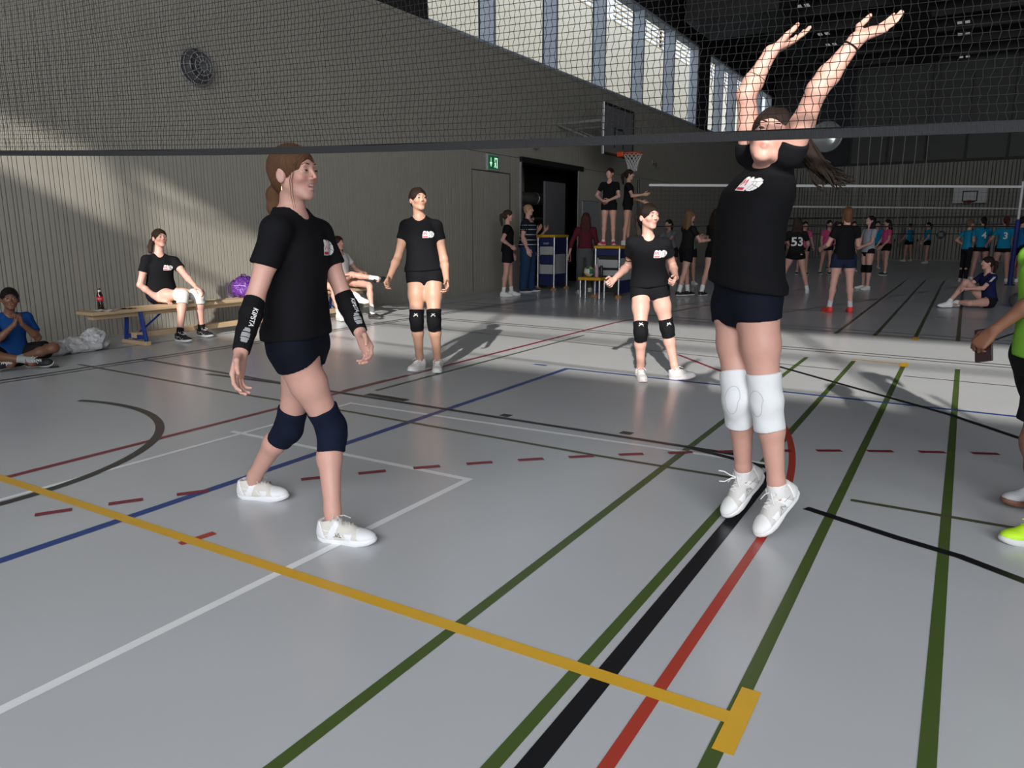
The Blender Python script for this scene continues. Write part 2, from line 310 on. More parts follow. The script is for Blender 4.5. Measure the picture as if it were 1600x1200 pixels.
# flush door and store room opening in the left wall
d1 = empty('door_1', (XW, 14.24, 0), 'flush ribbed door in the left wall under the exit sign', 'door'); d1['kind'] = 'structure'
dm = MB(); ribbed(dm, 'y', -.012, 1, -.76, .76, .02, 2.6, .05, .009, .012); dm.box(-.06, -.03, -.76, .76, .02, 2.6); dm.build('door_leaf', M_rib, d1)
MB().box(-.05, -.02, -.79, -.76, 0, 2.62).box(-.05, -.02, .76, .79, 0, 2.62).box(-.05, -.02, -.79, .79, 2.60, 2.62).build('door_gap', M_black, d1)
d2 = empty('door_2', (XW, (DY0+DY1)/2, 0), 'open store room doorway in the left wall', 'door'); d2['kind'] = 'structure'
MB().box(-.3, .03, -1.56, -1.5, 0, DZ+.05).box(-.3, .03, 1.5, 1.56, 0, DZ+.05).build('door_jamb', mat('door_jamb_grey', (.30, .30, .29), .5), d2)
MB().box(-.3, .06, -1.56, 1.75, DZ-.02, DZ+.10).build('door_track', M_black, d2)
MB().box(-.42, -.36, .35, 1.5, .02, 2.6, bev=.01).build('sliding_door', mat('sliding_door_grey', (.13, .13, .135), .5), d2)
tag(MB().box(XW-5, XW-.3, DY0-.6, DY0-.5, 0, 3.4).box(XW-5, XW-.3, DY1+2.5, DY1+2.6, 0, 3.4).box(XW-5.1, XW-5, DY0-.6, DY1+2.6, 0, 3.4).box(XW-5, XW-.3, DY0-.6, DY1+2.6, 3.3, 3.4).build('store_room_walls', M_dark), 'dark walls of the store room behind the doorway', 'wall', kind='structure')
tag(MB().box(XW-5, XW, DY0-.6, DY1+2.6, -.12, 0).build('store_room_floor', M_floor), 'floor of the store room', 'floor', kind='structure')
e = empty('duct_pipe', (XW-1.6, 19.0, 2.25), 'shiny ventilation pipe inside the dark store room', 'pipe'); MB().tube([(0, -2.0, 0), (0, 1.5, 0)], .16, 20).build('pipe', mat('shiny_pipe', (.75, .70, .66), .3, .8), e, True)
for y in (-1.5, 0): MB().tube([(0, y, 0), (0, y+.05, 0)], .175, 20).build('pipe_clamp', M_steel, e, True)
MB().box(-.015, .015, -1.5, -1.47, .1, 1.04).build('hanger', M_steel, e)
e = empty('storage_rack', (XW-2.2, 19.4, 0), 'grey metal storage rack in the dark store room', 'rack')
for y in (-.9, .9):
    for x in (-.3, .3): MB().box(x-.02, x+.02, y-.02, y+.02, 0, 2.3).build('upright', mat('rack_grey', (.25, .26, .27), .5, .3), e)
for z in (.5, 1.1, 1.7): MB().box(-.32, .32, -.92, .92, z, z+.04).build('shelf', mat('rack_grey'), e)
MB().tube([(.31, -.9, .55), (.31, .9, 1.65)], .012, 6).build('brace', mat('rack_grey'), e)
# ================================================================== BODIES: smooth implicit surfaces meshed with surface nets
f32 = np.float32
def A3(p): return np.array(p, float)
def nz(v): v = A3(v); return v/(np.linalg.norm(v)+1e-12)
class Prim:
    pass
class Cone(Prim):
    def __init__(s, a, b, ra, rb):
        s.a, s.b, s.ra, s.rb = A3(a), A3(b), ra, rb; s.lo = np.minimum(s.a-ra, s.b-rb); s.hi = np.maximum(s.a+ra, s.b+rb)
    def d(s, x, y, z):
        a = s.a; ba = s.b-a; L2 = ba@ba+1e-12; X = x-f32(a[0]); Y = y-f32(a[1]); Z = z-f32(a[2])
        t = np.clip((X*f32(ba[0])+Y*f32(ba[1])+Z*f32(ba[2]))/f32(L2), 0, 1)
        return np.sqrt((X-t*f32(ba[0]))**2+(Y-t*f32(ba[1]))**2+(Z-t*f32(ba[2]))**2)-(f32(s.ra)+f32(s.rb-s.ra)*t)
class Ell(Prim):
    def __init__(s, c, r, ax=None):
        s.c = A3(c); s.r = A3(r); s.ax = np.eye(3) if ax is None else np.array(ax, float); e = np.sqrt(((s.ax*s.r[:, None])**2).sum(0)); s.lo = s.c-e; s.hi = s.c+e
    def d(s, x, y, z):
        X = x-f32(s.c[0]); Y = y-f32(s.c[1]); Z = z-f32(s.c[2]); k0 = 0; k1 = 0
        for i in range(3):
            q = X*f32(s.ax[i, 0])+Y*f32(s.ax[i, 1])+Z*f32(s.ax[i, 2]); k0 = k0+(q/f32(s.r[i]))**2; k1 = k1+(q/f32(s.r[i]**2))**2
        k0 = np.sqrt(k0); k1 = np.sqrt(k1)+f32(1e-6); return k0*(k0-1)/k1
class Loft(Prim):
    """oval tube along p0->p1 with table rows (t, half width, half depth, forward shift)"""
    def __init__(s, p0, p1, r0, r1, tab, bend=(0, 0, 0), pw=2.3):
        s.p0, s.p1 = A3(p0), A3(p1); s.tab = np.array(tab, float); s.bend = A3(bend); s.pw = pw; s.L = np.linalg.norm(s.p1-s.p0); s.ax = (s.p1-s.p0)/s.L
        s.r0, s.r1 = nz(r0), nz(r1); m = s.tab[:, 1:3].max()+np.abs(s.bend).max()+.03; P = np.array([s.p0+s.ax*s.L*t for t in s.tab[:, 0]]); s.lo = P.min(0)-m; s.hi = P.max(0)+m
    def d(s, x, y, z):
        X = x-f32(s.p0[0]); Y = y-f32(s.p0[1]); Z = z-f32(s.p0[2]); t = (X*f32(s.ax[0])+Y*f32(s.ax[1])+Z*f32(s.ax[2]))/f32(s.L)
        tc = np.clip(t, s.tab[0, 0], s.tab[-1, 0]); w = np.interp(tc, s.tab[:, 0], s.tab[:, 1]).astype(f32); dp = np.interp(tc, s.tab[:, 0], s.tab[:, 2]).astype(f32); sh = np.interp(tc, s.tab[:, 0], s.tab[:, 3]).astype(f32)
        u = np.clip(tc, 0, 1).astype(f32); bl = 4*u*(1-u)
        q = [Q-f32(s.ax[i]*s.L)*t.astype(f32)-f32(s.bend[i])*bl for i, Q in enumerate((X, Y, Z))]
        rr = [f32(s.r0[i])*(1-u)+f32(s.r1[i])*u for i in range(3)]; n = np.sqrt(rr[0]**2+rr[1]**2+rr[2]**2); rr = [k/n for k in rr]
        a = [f32(k) for k in s.ax]
        ff = [a[1]*rr[2]-a[2]*rr[1], a[2]*rr[0]-a[0]*rr[2], a[0]*rr[1]-a[1]*rr[0]]   # axis x right = forward
        xx = q[0]*rr[0]+q[1]*rr[1]+q[2]*rr[2]; yy = q[0]*ff[0]+q[1]*ff[1]+q[2]*ff[2]-sh
        k0 = (np.abs(xx/w)**f32(s.pw)+np.abs(yy/dp)**f32(s.pw))**f32(1/s.pw); e = np.minimum(w, dp); dist = (k0-1)*e*f32(.92)
        cap = np.maximum(f32(s.tab[0, 0])-t, t-f32(s.tab[-1, 0]))*f32(s.L); return np.maximum(dist, cap)
class Half(Prim):
    """keeps what lies behind the plane (n points to the part cut away); local = optional (centre, radius) limit of the cut"""
    def __init__(s, p, n, c=None, r=0): s.p, s.n, s.c, s.r = A3(p), nz(n), c, r
    def d(s, x, y, z):
        v = -((x-f32(s.p[0]))*f32(s.n[0])+(y-f32(s.p[1]))*f32(s.n[1])+(z-f32(s.p[2]))*f32(s.n[2]))
        if s.c is not None:
            v = np.maximum(v, np.sqrt((x-f32(s.c[0]))**2+(y-f32(s.c[1]))**2+(z-f32(s.c[2]))**2)-f32(s.r))
        return v
class Wrap(Prim):
    """another implicit surface, swollen by off"""
    def __init__(s, S, off):
        s.S, s.off = S, off; U = [p for op, p, k in S.ops if op == 'u']; s.lo = np.min([p.lo for p in U], 0)-off; s.hi = np.max([p.hi for p in U], 0)+off
    def d(s, x, y, z):
        D = f32(10.)
        for op, p, k in s.S.ops: D = SDF.comb(D, p.d(x, y, z), op, k)
        return D-f32(s.off)
class SDF:
    def __init__(s): s.ops = []; s.noise = None
    def add(s, p, k=.02): s.ops.append(('u', p, k)); return p
    def sub(s, p, k=.004): s.ops.append(('s', p, k)); return p
    @staticmethod
    def comb(D, d, op, k):
        k = f32(k)
        if op == 'u':
            h = np.maximum(k-np.abs(D-d), 0)/k; return np.minimum(D, d)-h*h*k*f32(.25)
        h = np.maximum(k-np.abs(D+d), 0)/k; return np.maximum(D, -d)+h*h*k*f32(.25)
    def nval(s, x, y, z):
        amp, fr, vec = s.noise; r = 0
        for i, v in enumerate(vec): r = r+np.sin((x*f32(v[0])+y*f32(v[1])+z*f32(v[2]))*f32(fr)+f32(v[3])+f32(1.3)*np.sin((x*f32(v[1])+y*f32(v[2])+z*f32(v[0]))*f32(fr*.6)))
        return r*f32(amp/len(vec))
    def eval(s, P):
        P = np.asarray(P, f32); x, y, z = P[:, 0], P[:, 1], P[:, 2]; D = np.full(len(P), 10., f32)
        for op, p, k in s.ops: D = s.comb(D, p.d(x, y, z), op, k)
        if s.noise: D = D+s.nval(x, y, z)
        return D
    def grid(s, vox):
        U = [p for op, p, k in s.ops if op == 'u']; lo = np.min([p.lo for p in U], 0)-vox*4-.012; hi = np.max([p.hi for p in U], 0)+vox*4+.012
        n = np.ceil((hi-lo)/vox).astype(int)+1; ax = [(lo[i]+np.arange(n[i])*vox).astype(f32) for i in range(3)]
        D = np.full(n, 1., f32)
        for op, p, k in s.ops:
            if hasattr(p, 'lo'):
                m = k+vox*3; a = np.clip(np.floor((p.lo-m-lo)/vox).astype(int), 0, n-1); b = np.clip(np.ceil((p.hi+m-lo)/vox).astype(int)+1, 1, n)
            elif p.c is not None:
                a = np.clip(np.floor((A3(p.c)-p.r-.01-lo)/vox).astype(int), 0, n-1); b = np.clip(np.ceil((A3(p.c)+p.r+.01-lo)/vox).astype(int)+1, 1, n)
            else: a = np.zeros(3, int); b = n
            if np.any(b <= a): continue
            sl = tuple(slice(a[i], b[i]) for i in range(3)); x = ax[0][sl[0]][:, None, None]; y = ax[1][sl[1]][None, :, None]; z = ax[2][sl[2]][None, None, :]
            D[sl] = s.comb(D[sl], p.d(x, y, z), op, k)
        if s.noise: D += s.nval(ax[0][:, None, None], ax[1][None, :, None], ax[2][None, None, :])
        return D, lo
    def mesh(s, vox):
        D, lo = s.grid(vox); return surface_nets(D, lo, vox)
def surface_nets(D, lo, vox):
    B = D < 0; n = D.shape
    c = B[:-1, :-1, :-1].astype(np.int8)
    for i, j, k in ((1,0,0),(0,1,0),(0,0,1),(1,1,0),(1,0,1),(0,1,1),(1,1,1)): c += B[i:n[0]-1+i, j:n[1]-1+j, k:n[2]-1+k]
    act = np.argwhere((c > 0) & (c < 8)); N = len(act)
    idx = np.full(c.shape, -1, np.int32); idx[act[:, 0], act[:, 1], act[:, 2]] = np.arange(N)
    cor = [(i, j, k) for i in (0, 1) for j in (0, 1) for k in (0, 1)]
    vals = {q: D[act[:, 0]+q[0], act[:, 1]+q[1], act[:, 2]+q[2]] for q in cor}
    S = np.zeros((N, 3), f32); cnt = np.zeros(N, f32)
    for q in cor:
        for a in range(3):
            if q[a] == 0:
                r = list(q); r[a] = 1; v0 = vals[q]; v1 = vals[tuple(r)]; m = (v0 < 0) != (v1 < 0); t = np.where(m, v0/np.where(m, v0-v1, 1), 0)
                p = np.zeros((N, 3), f32); p[:] = q; p[:, a] += t; S += p*m[:, None]; cnt += m
    V = (act+S/cnt[:, None])*vox+lo
    Q = []
    for a in range(3):
        b, d = (a+1) % 3, (a+2) % 3
        s0 = [slice(None)]*3; s1 = [slice(None)]*3; s0[a] = slice(0, n[a]-1); s1[a] = slice(1, n[a])
        for t in (b, d): s0[t] = slice(1, n[t]-1); s1[t] = slice(1, n[t]-1)
        v0 = B[tuple(s0)]; v1 = B[tuple(s1)]
        for flip in (0, 1):
            e = np.argwhere(v0 & ~v1 if not flip else ~v0 & v1)
            if not len(e): continue
            e[:, b] += 1; e[:, d] += 1
            def g(db, dd):
                w = e.copy(); w[:, b] -= db; w[:, d] -= dd; return idx[w[:, 0], w[:, 1], w[:, 2]]
            q = np.stack([g(1, 1), g(0, 1), g(0, 0), g(1, 0)], 1); Q.append(q[:, ::-1] if flip else q)
    return V, np.concatenate(Q)
def rand_dirs(n, seed, bias=(1, 1, 1)):
    r = np.random.default_rng(seed); v = r.normal(size=(n, 3))*np.array(bias); v /= np.linalg.norm(v, axis=1)[:, None]; return np.c_[v, r.uniform(0, 6, n)]
def sdf_obj(name, S, vox, m, parent, base, colfn=None):
    V, Q = S.mesh(vox); me = npmesh(name, V-base, Q)
    if colfn is not None:
        C = colfn(V).astype(f32); at = me.color_attributes.new('Col', 'FLOAT_COLOR', 'POINT'); at.data.foreach_set('color', np.c_[C, np.ones(len(C), f32)].ravel())
    return link(name, me, m, parent, True)
# ---- hands
FING = ((.030, .094, (.040, .024, .019), .0086), (.010, .098, (.044, .027, .021), .0088), (-.010, .094, (.041, .025, .020), .0084), (-.029, .085, (.032, .020, .018), .0076))
def hand(S, wr, d, n, side, curl=.35, thumb=.4, sc=1., fat=0., spread=0.):
    """wr wrist, d finger direction, n palm facing, side 'R'/'L'"""
    d = nz(d); n = A3(n); n = nz(n-d*(n@d)); l = np.cross(d, n)*(1 if side == 'R' else -1)    # l points to the thumb
    P = lambda a, b, c: wr+(l*a+d*b+n*c)*sc
    for (x, y, ph, r) in FING:
        S.add(Cone(P(x*.55, .012, 0), P(x, y, -.004), (.0135+fat)*sc, (.0105+fat)*sc), .010)
    S.add(Ell(P(.0, .05, .004), ((.034)*sc, .045*sc, .013*sc), np.array([l, d, n])), .012)
    for i, (x, y, ph, r) in enumerate(FING):
        p = P(x, y, -.003); ang = 0; lat = (x/.03)*spread
        for j, q in enumerate(ph):
            ang += (curl*(1.25 if j else .95))*(1+.12*i)
            dr = nz(d*math.cos(ang)+n*math.sin(ang)+l*lat*(1 if j == 0 else .6)); e = p+dr*q*sc; rr = (r*(1-.10*j)+fat)*sc; S.add(Cone(p, e, rr, rr*.9), .004); p = e
    p = P(.020, .022, .006); q = P(.046+.012*(1-thumb), .052, .014+.018*thumb); S.add(Cone(p, q, (.0145+fat)*sc, (.011+fat)*sc), .010)
    dr = nz(d*.82+l*(.55-.9*thumb)+n*.45*thumb); e = q+dr*.031*sc; S.add(Cone(q, e, (.0105+fat)*sc, (.0095+fat)*sc), .005); S.add(Cone(e, e+nz(dr+n*.3*thumb-l*.2*thumb)*.025*sc, (.0094+fat)*sc, (.0078+fat)*sc), .004)
# ---- head
def head_axes(F, up=(0, 0, 1)):
    F = nz(F); up = A3(up); R = nz(np.cross(F, up)); U = np.cross(R, F); return R, F, U
def head(S, o, ax, s, mouth=0., fine=True):
    R, F, U = ax; M = np.array(ax)
    P = lambda x, y, z: o+(R*x+F*y+U*z)*s
    S.add(Ell(P(0, -.014, .030), A3((.072, .093, .080))*s, M), .02)
    S.add(Ell(P(0, .020, -.026), A3((.0545, .064, .077))*s, M), .03)
    S.add(Cone(P(0, .034, -.066), P(0, .060, -.093), .029*s, .0115*s), .020)
    for q in (-1, 1):
        S.add(Cone(P(q*.047, -.005, -.042), P(q*.016, .056, -.088), .014*s, .012*s), .024)
        S.add(Ell(P(q*.041, .056, -.020), A3((.020, .022, .018))*s, M), .022)
    if fine:
        S.add(Cone(P(-.034, .078, .026), P(.034, .078, .026), .011*s, .011*s), .014)
        for q in (-1, 1): S.sub(Ell(P(q*.031, .097, .009), A3((.021, .020, .013))*s, M), .014)
        for q in (-1, 1):
            S.add(Ell(P(q*.031, .0725, .006), A3((.0175, .0125, .0115))*s, M), .004)      # lids
        S.add(Cone(P(0, .084, .016), P(0, .101, -.020), .0056*s, .0076*s), .010)
        for q in (-1, 1): S.add(Ell(P(q*.0115, .092, -.026), A3((.0062, .008, .0058))*s, M), .006)
        zc = -.052
        if mouth > 0:
            S.sub(Ell(P(0, .088, zc-.004), A3((.021, .022, .004+.012*mouth))*s, M), .003)
        up_, dn = (.0035+.011*mouth, .0045+.013*mouth)
        S.add(Cone(P(-.021, .071, zc), P(-.006, .0785, zc+up_), .0025*s, .0046*s), .004); S.add(Cone(P(.021, .071, zc), P(.006, .0785, zc+up_), .0025*s, .0046*s), .004); S.add(Cone(P(-.006, .0785, zc+up_), P(.006, .0785, zc+up_), .0045*s, .0045*s), .003)
        S.add(Cone(P(-.019, .071, zc-.002), P(-.005, .0770, zc-dn), .0025*s, .0056*s), .004); S.add(Cone(P(.019, .071, zc-.002), P(.005, .0770, zc-dn), .0025*s, .0056*s), .004); S.add(Cone(P(-.005, .0770, zc-dn), P(.005, .0770, zc-dn), .0056*s, .0056*s), .003)
        for q in (-1, 1):
            E = np.array([nz(R*q+F*.35), nz(F-R*q*.35), U]); S.add(Ell(P(q*.077, -.010, -.010), A3((.0075, .019, .030))*s, E), .006); S.sub(Ell(P(q*.085, -.006, -.006), A3((.005, .009, .015))*s, E), .004)
    else:
        S.add(Cone(P(0, .084, .012), P(0, .102, -.020), .008*s, .011*s), .012)
        for q in (-1, 1): S.add(Ell(P(q*.077, -.010, -.010), A3((.010, .019, .030))*s, M), .008)
def face_colors(V, o, ax, s, skin, blush=.35, beard=None):
    R, F, U = ax; q = (V-o)/s; x = q@R; y = q@F; z = q@U; C = np.tile(A3(skin), (len(V), 1)); H = np.sqrt((V-o)**2 @ np.ones(3)) < .16*s
    def mix(w, col):
        nonlocal C
        w = np.clip(w, 0, 1)*H; C = C*(1-w[:, None])+A3(col)*w[:, None]
    sk = A3(skin)
    for sgn in (-1, 1): mix(blush*np.exp(-(((x-sgn*.042)/.020)**2+((z+.026)/.018)**2))*(y > .02), sk*A3((1.05, .70, .68)))
    mix(blush*.8*np.exp(-((x/.012)**2+((z+.022)/.012)**2))*(y > .09), sk*A3((1.0, .68, .66)))
    mix(.85*np.exp(-((np.abs(x)/.020)**4+((z+.0525)/.0085)**4))*(y > .066), sk*A3((.86, .46, .46)))
    if beard: mix(.5*((z < -.04) & (y > .0)), beard)
    return C
def eyes(parent, base, o, ax, s, iris=(.06, .035, .02), brow=(.03, .018, .012), fine=True, closed=.35):
    R, F, U = ax; P = lambda x, y, z: o+(R*x+F*y+U*z)*s-base
    mw, mi_ = mat('eye_white', (.62, .60, .58), .25), mat('iris_%02d' % int(iris[0]*999), iris, .2); mb_ = mat('lash_%03d' % int(brow[0]*999), brow, .6)
    for q in (-1, 1):
        c = Vector(P(q*.031, .0766, .0055)); mb = MB(); n, m = 12, 8; V = []; Fc = []; mis = []
        for i in range(m+1):
            t = math.pi*i/m
            for k in range(n):
                w = 2*math.pi*k/n; V.append(c+(Vector(F)*(math.cos(t)*.0118)+Vector(R)*(math.sin(t)*math.cos(w)*.0150)+Vector(U)*(math.sin(t)*math.sin(w)*.0118*(1-closed)))*s)
        for i in range(m):
            for k in range(n): mb_i = 1 if i < 2 else 0; Fc.append((i*n+k, i*n+(k+1) % n, (i+1)*n+(k+1) % n, (i+1)*n+k)); mis.append(mb_i)
        for fc, mi in zip(Fc, mis): mb.f.append(fc); mb.mi.append(mi)
        mb.v = [tuple(v) for v in V]; mb.build('eye', [mw, mi_], parent, True)
        mb = MB(); mb.tube([P(q*(.031+.0165*t), .0862-.006*t*t*1.2-(.004 if q*t > 0 else 0)*abs(t), .0055+.0085*(1-closed)*(1-t*t)) for t in (-1, -.6, -.2, .2, .6, 1)], [.0008*s, .0014*s, .0018*s, .0018*s, .0016*s, .001*s], 6); mb.build('eyelash', mb_, parent, True)
        mb = MB(); mb.tube([P(q*(.014+.036*t), .0895-.016*t*t-.001*t, .0300+.005*math.sin(t*3.0)-.003*t) for t in (0, .2, .4, .6, .8, 1)], [.0016*s, .0028*s, .003*s, .0028*s, .002*s, .001*s], 6); mb.build('eyebrow', mb_, parent, True)
# ---- hair
def hair_cap(S, o, ax, s, low=.0, line=0.):
    R, F, U = ax; M = np.array(ax); P = lambda x, y, z: o+(R*x+F*y+U*z)*s
    S.add(Ell(P(0, -.016, .033), A3((.081, .103, .088))*s, M), .01); S.add(Ell(P(0, -.052, -.015-low), A3((.062, .054, .070+low))*s, M), .03)
    S.sub(Ell(P(0, .112, -.040+line), A3((.068, .084, .104))*s, M), .008)
    for q in (-1, 1): S.sub(Ell(P(q*.090, .002, -.034), A3((.022, .030, .038))*s, M), .01)
def strands(mb, pts, rad, n, spread, r0, seed, wav=.006):
    """a bundle of tapered locks following a path"""
    r = random.Random(seed); pts = [Vector(p) for p in pts]; m = len(pts)
    for k in range(n):
        a = r.uniform(0, 6.28); q = math.sqrt(r.uniform(0, 1)); off = Vector((math.cos(a), math.sin(a), r.uniform(-1, 1)))*q; ph = r.uniform(0, 6); fl = r.uniform(.7, 1.08); P = []; Rr = []
        for i in range(m*2-1):
            t = i/(m*2-2)*fl; x = min(t, 1)*(m-1); j = min(int(x), m-2); p = pts[j].lerp(pts[j+1], x-j)
            if t > 1: p = pts[-1]+(pts[-1]-pts[-2])*(t-1)*(m-1)
            sp = spread[0]+(spread[1]-spread[0])*t; P.append(p+off*sp+Vector((math.sin(t*9+ph), math.cos(t*8+ph), math.sin(t*7+ph*2)))*wav*t); Rr.append(r0*(1-.75*t)+.0006)
        mb.tube(P, Rr, 5)
# ---- shoe
def shoe(parent, base, an, toe, up, L, mu, ms, ml, vox=.005, detail=True, sole_h=.028, low=True, trim=None, over=None):
    """an ankle joint, toe direction, up; sole bottom lies .085 below the ankle"""
    F = nz(toe); U = A3(up); U = nz(U-F*(U@F)); R = np.cross(F, U); o = an-U*.085; k = L/.25; M = np.array([R, F, U])
    P = lambda x, y, z: o+R*x*k+F*y*k+U*z
    S = SDF()
    S.add(Ell(P(0, -.030, .045), A3((.034*k, .036*k, .045)), M), .01); S.add(Cone(P(0, -.01, .058), P(0, .075, .048), .036*k, .034*k), .025); S.add(Ell(P(0, .115, .034), A3((.043*k, .070*k, .030)), M), .02); S.add(Ell(P(0, .03, .03), A3((.038*k, .10*k, .03)), M), .02)
    S.add(Cone(P(0, -.018, .06), P(0, -.020, .095 if low else .12), .040*k, .040*k), .02)
    S.sub(Cone(P(0, -.012, .078), P(0, -.012, .17), .030*k, .034*k), .006)
    S.sub(Half(P(0, 0, .018), -U), .002); S.sub(Half(P(0, -.02, .100 if low else .13), nz(U-F*.25)), .004)
    S.add(Ell(P(0, .026, .088), A3((.026*k, .010, .030)), np.array([R, nz(F*.8+U*.6), nz(U*.8-F*.6)])), .008)
    u = sdf_obj('shoe', S, vox, mu, parent, base)
    out = [(-.060, .012), (-.056, .026), (-.035, .035), (0, .036), (.04, .034), (.08, .041), (.115, .045), (.145, .041), (.170, .030), (.184, .014), (.187, .0)]
    ring = [(-w, y) for y, w in out[:-1]]+[(0, .187)]+[(w, y) for y, w in reversed(out[:-1])]
    lev = [(.0, .93), (.006, 1.0), (.016, 1.03), (sole_h-.004, 1.01), (sole_h, .97)]; V = []; Fc = []; n = len(ring)
    for z, sc in lev:
        for (x, y) in ring:
            tz = .010*max(0, (y-.12)/.07)**2 + (.006*max(0, (-.02-y)/.04) if z > .01 else 0); V.append(tuple(P(x*sc, (y-.06)*sc+.06, z+tz)-base))
    for i in range(len(lev)-1):
        for j in range(n): Fc.append((i*n+j, i*n+(j+1) % n, (i+1)*n+(j+1) % n, (i+1)*n+j))
    Fc += [tuple(range(n-1, -1, -1)), tuple(range((len(lev)-1)*n, len(lev)*n))]
    MB().add(V, Fc).build('sole', ms, u, True)
    if over is not None:
        for cuts in (((P(0, .128, .02), -nz(F+U*.45)),), ((P(0, -.022, .05), nz(F+U*.35)),), ((P(0, .030, .05), nz(F-U*.30)), (P(0, -.002, .05), -nz(F-U*.45))), ((P(0, .100, .04), nz(F-U*.2)), (P(0, .066, .04), -nz(F+U*.55)), (P(0, .0, .055), U))):
            Q = SDF(); Q.add(Wrap(S, .0018), .002)
            for c, n in cuts: Q.sub(Half(c, n), .002)
            sdf_obj('shoe_overlay', Q, max(vox, .0045), over, u, base)
    if detail:
        mb = MB()
        def top(x, y):   # height of the upper at (x,y)
            q = np.array([P(x, y, z) for z in np.linspace(.12, .03, 46)]); dd = S.eval(q); i = np.argmax(dd < 0); return np.linspace(.12, .03, 46)[i]
        for i, y in enumerate((.030, .048, .066, .084)):
            w = .017-.001*i; mb.tube([P(x, y+.004*(1 if j % 2 else -1)*0, top(x, y)+.0025)-base for j, x in enumerate((-w, -w*.4, w*.4, w))], .0032, 6)
            if i < 3: mb.tube([P(-w, y, top(-w, y)+.002)-base, P(0, y+.010, top(0, y+.010)+.004)-base, P(w, y+.018, top(w, y+.018)+.002)-base], .0028, 6)
        t0 = top(0, .022)+.006
        for q in (-1, 1):
            mb.tube([P(0, .020, t0)-base, P(q*.018, .012, t0+.008)-base, P(q*.034, .018, t0-.004)-base, P(q*.026, .030, t0-.012)-base, P(0, .024, t0)-base], .0028, 6)
            mb.tube([P(0, .022, t0)-base, P(q*.020, .040, t0-.004)-base, P(q*.040, .060, t0-.022)-base], .0026, 6)
        mb.build('laces', ml, u, True)
        if trim is not None:
            for q in (-1, 1):
                def side(y, z):
                    xs = np.linspace(.06, .005, 45); dd = S.eval(np.array([P(q*x, y, z) for x in xs])); i = np.argmax(dd < 0); return q*(xs[i]+.001)
                for path in (((-.05, .05), (-.02, .035), (.01, .045), (.03, .062)), ((.045, .055), (.06, .035), (.08, .03), (.10, .045)), ((-.04, .07), (-.01, .06), (.02, .06))):
                    MB().tube([P(side(y, z), y, z)-base for y, z in path], .0022, 5).build('shoe_trim', trim, u, True)
    return u, S, (P, R, F, U)
# ---- printed marks that follow the cloth
def on_surface(S, P, d, steps=36):
    P = np.array(P, f32); d = np.asarray(d, f32)
    for _ in range(steps): P = P+d*np.clip(S.eval(P), -.02, .05)[:, None]*f32(.8)
    return P
def decal(name, parent, base, S, c, right, up, V2, F, m, lift=.0012):
    right, up = nz(right), nz(up); up = nz(up-right*(up@right)); inn = np.cross(up, right)       # right x up points outwards
    P = np.array([c+right*v[0]+up*v[1]-inn*.12 for v in V2]); Q = on_surface(S, P, inn)-np.asarray(inn, f32)*lift
    return MB().add([tuple(q) for q in Q-base], F).build(name, m, parent)
def blob_grid(poly, cell):
    """grid mesh filling a 2D polygon"""
    P = np.array(poly); lo = P.min(0); hi = P.max(0); nx, ny = [int(math.ceil(v)) for v in (hi-lo)/cell]; V = {}; F = []; VL = []
    def inside(x, y):
        r = False; j = len(P)-1
        for i in range(len(P)):
            if (P[i, 1] > y) != (P[j, 1] > y) and x < (P[j, 0]-P[i, 0])*(y-P[i, 1])/(P[j, 1]-P[i, 1]+1e-12)+P[i, 0]: r = not r
            j = i
        return r
    def vid(i, j):
        if (i, j) not in V: V[(i, j)] = len(VL); VL.append(tuple(lo+np.array((i, j))*cell))
        return V[(i, j)]
    for i in range(nx):
        for j in range(ny):
            c = lo+(np.array((i, j))+.5)*cell
            if inside(*c): F.append((vid(i, j), vid(i+1, j), vid(i+1, j+1), vid(i, j+1)))
    return VL, F
SKIN = {'fair': (.56, .315, .255), 'fair2': (.53, .295, .235), 'tan': (.48, .27, .19), 'brown': (.16, .075, .045), 'dark': (.20, .09, .055)}
def hexname(c): return '_'.join('%03d' % int(v*999) for v in c)
def m_cloth(c, rough=.85, kind='jersey'): return mat(kind+'_'+hexname(c), c, rough, noise=.10, nscale=9, bump=.25, bscale=350, spec=.14)
def m_hair(c): return mat('hair_'+hexname(c), c, .55, noise=.45, nscale=14, bump=.5, bscale=40, spec=.16, stretch=(14, 14, 1.2))
def m_shoe(c, r=.6): return mat('shoe_'+hexname(c), c, r, noise=.06, nscale=30, bump=.15, bscale=400)
M_skin = mat('skin', (.6, .4, .3), .46, attr=True, noise=.05, nscale=40, bump=.06, bscale=220, spec=.4)
BLACK = (.0065, .0065, .008); NAVY = (.005, .0065, .013); WHITE = (.74, .74, .73)
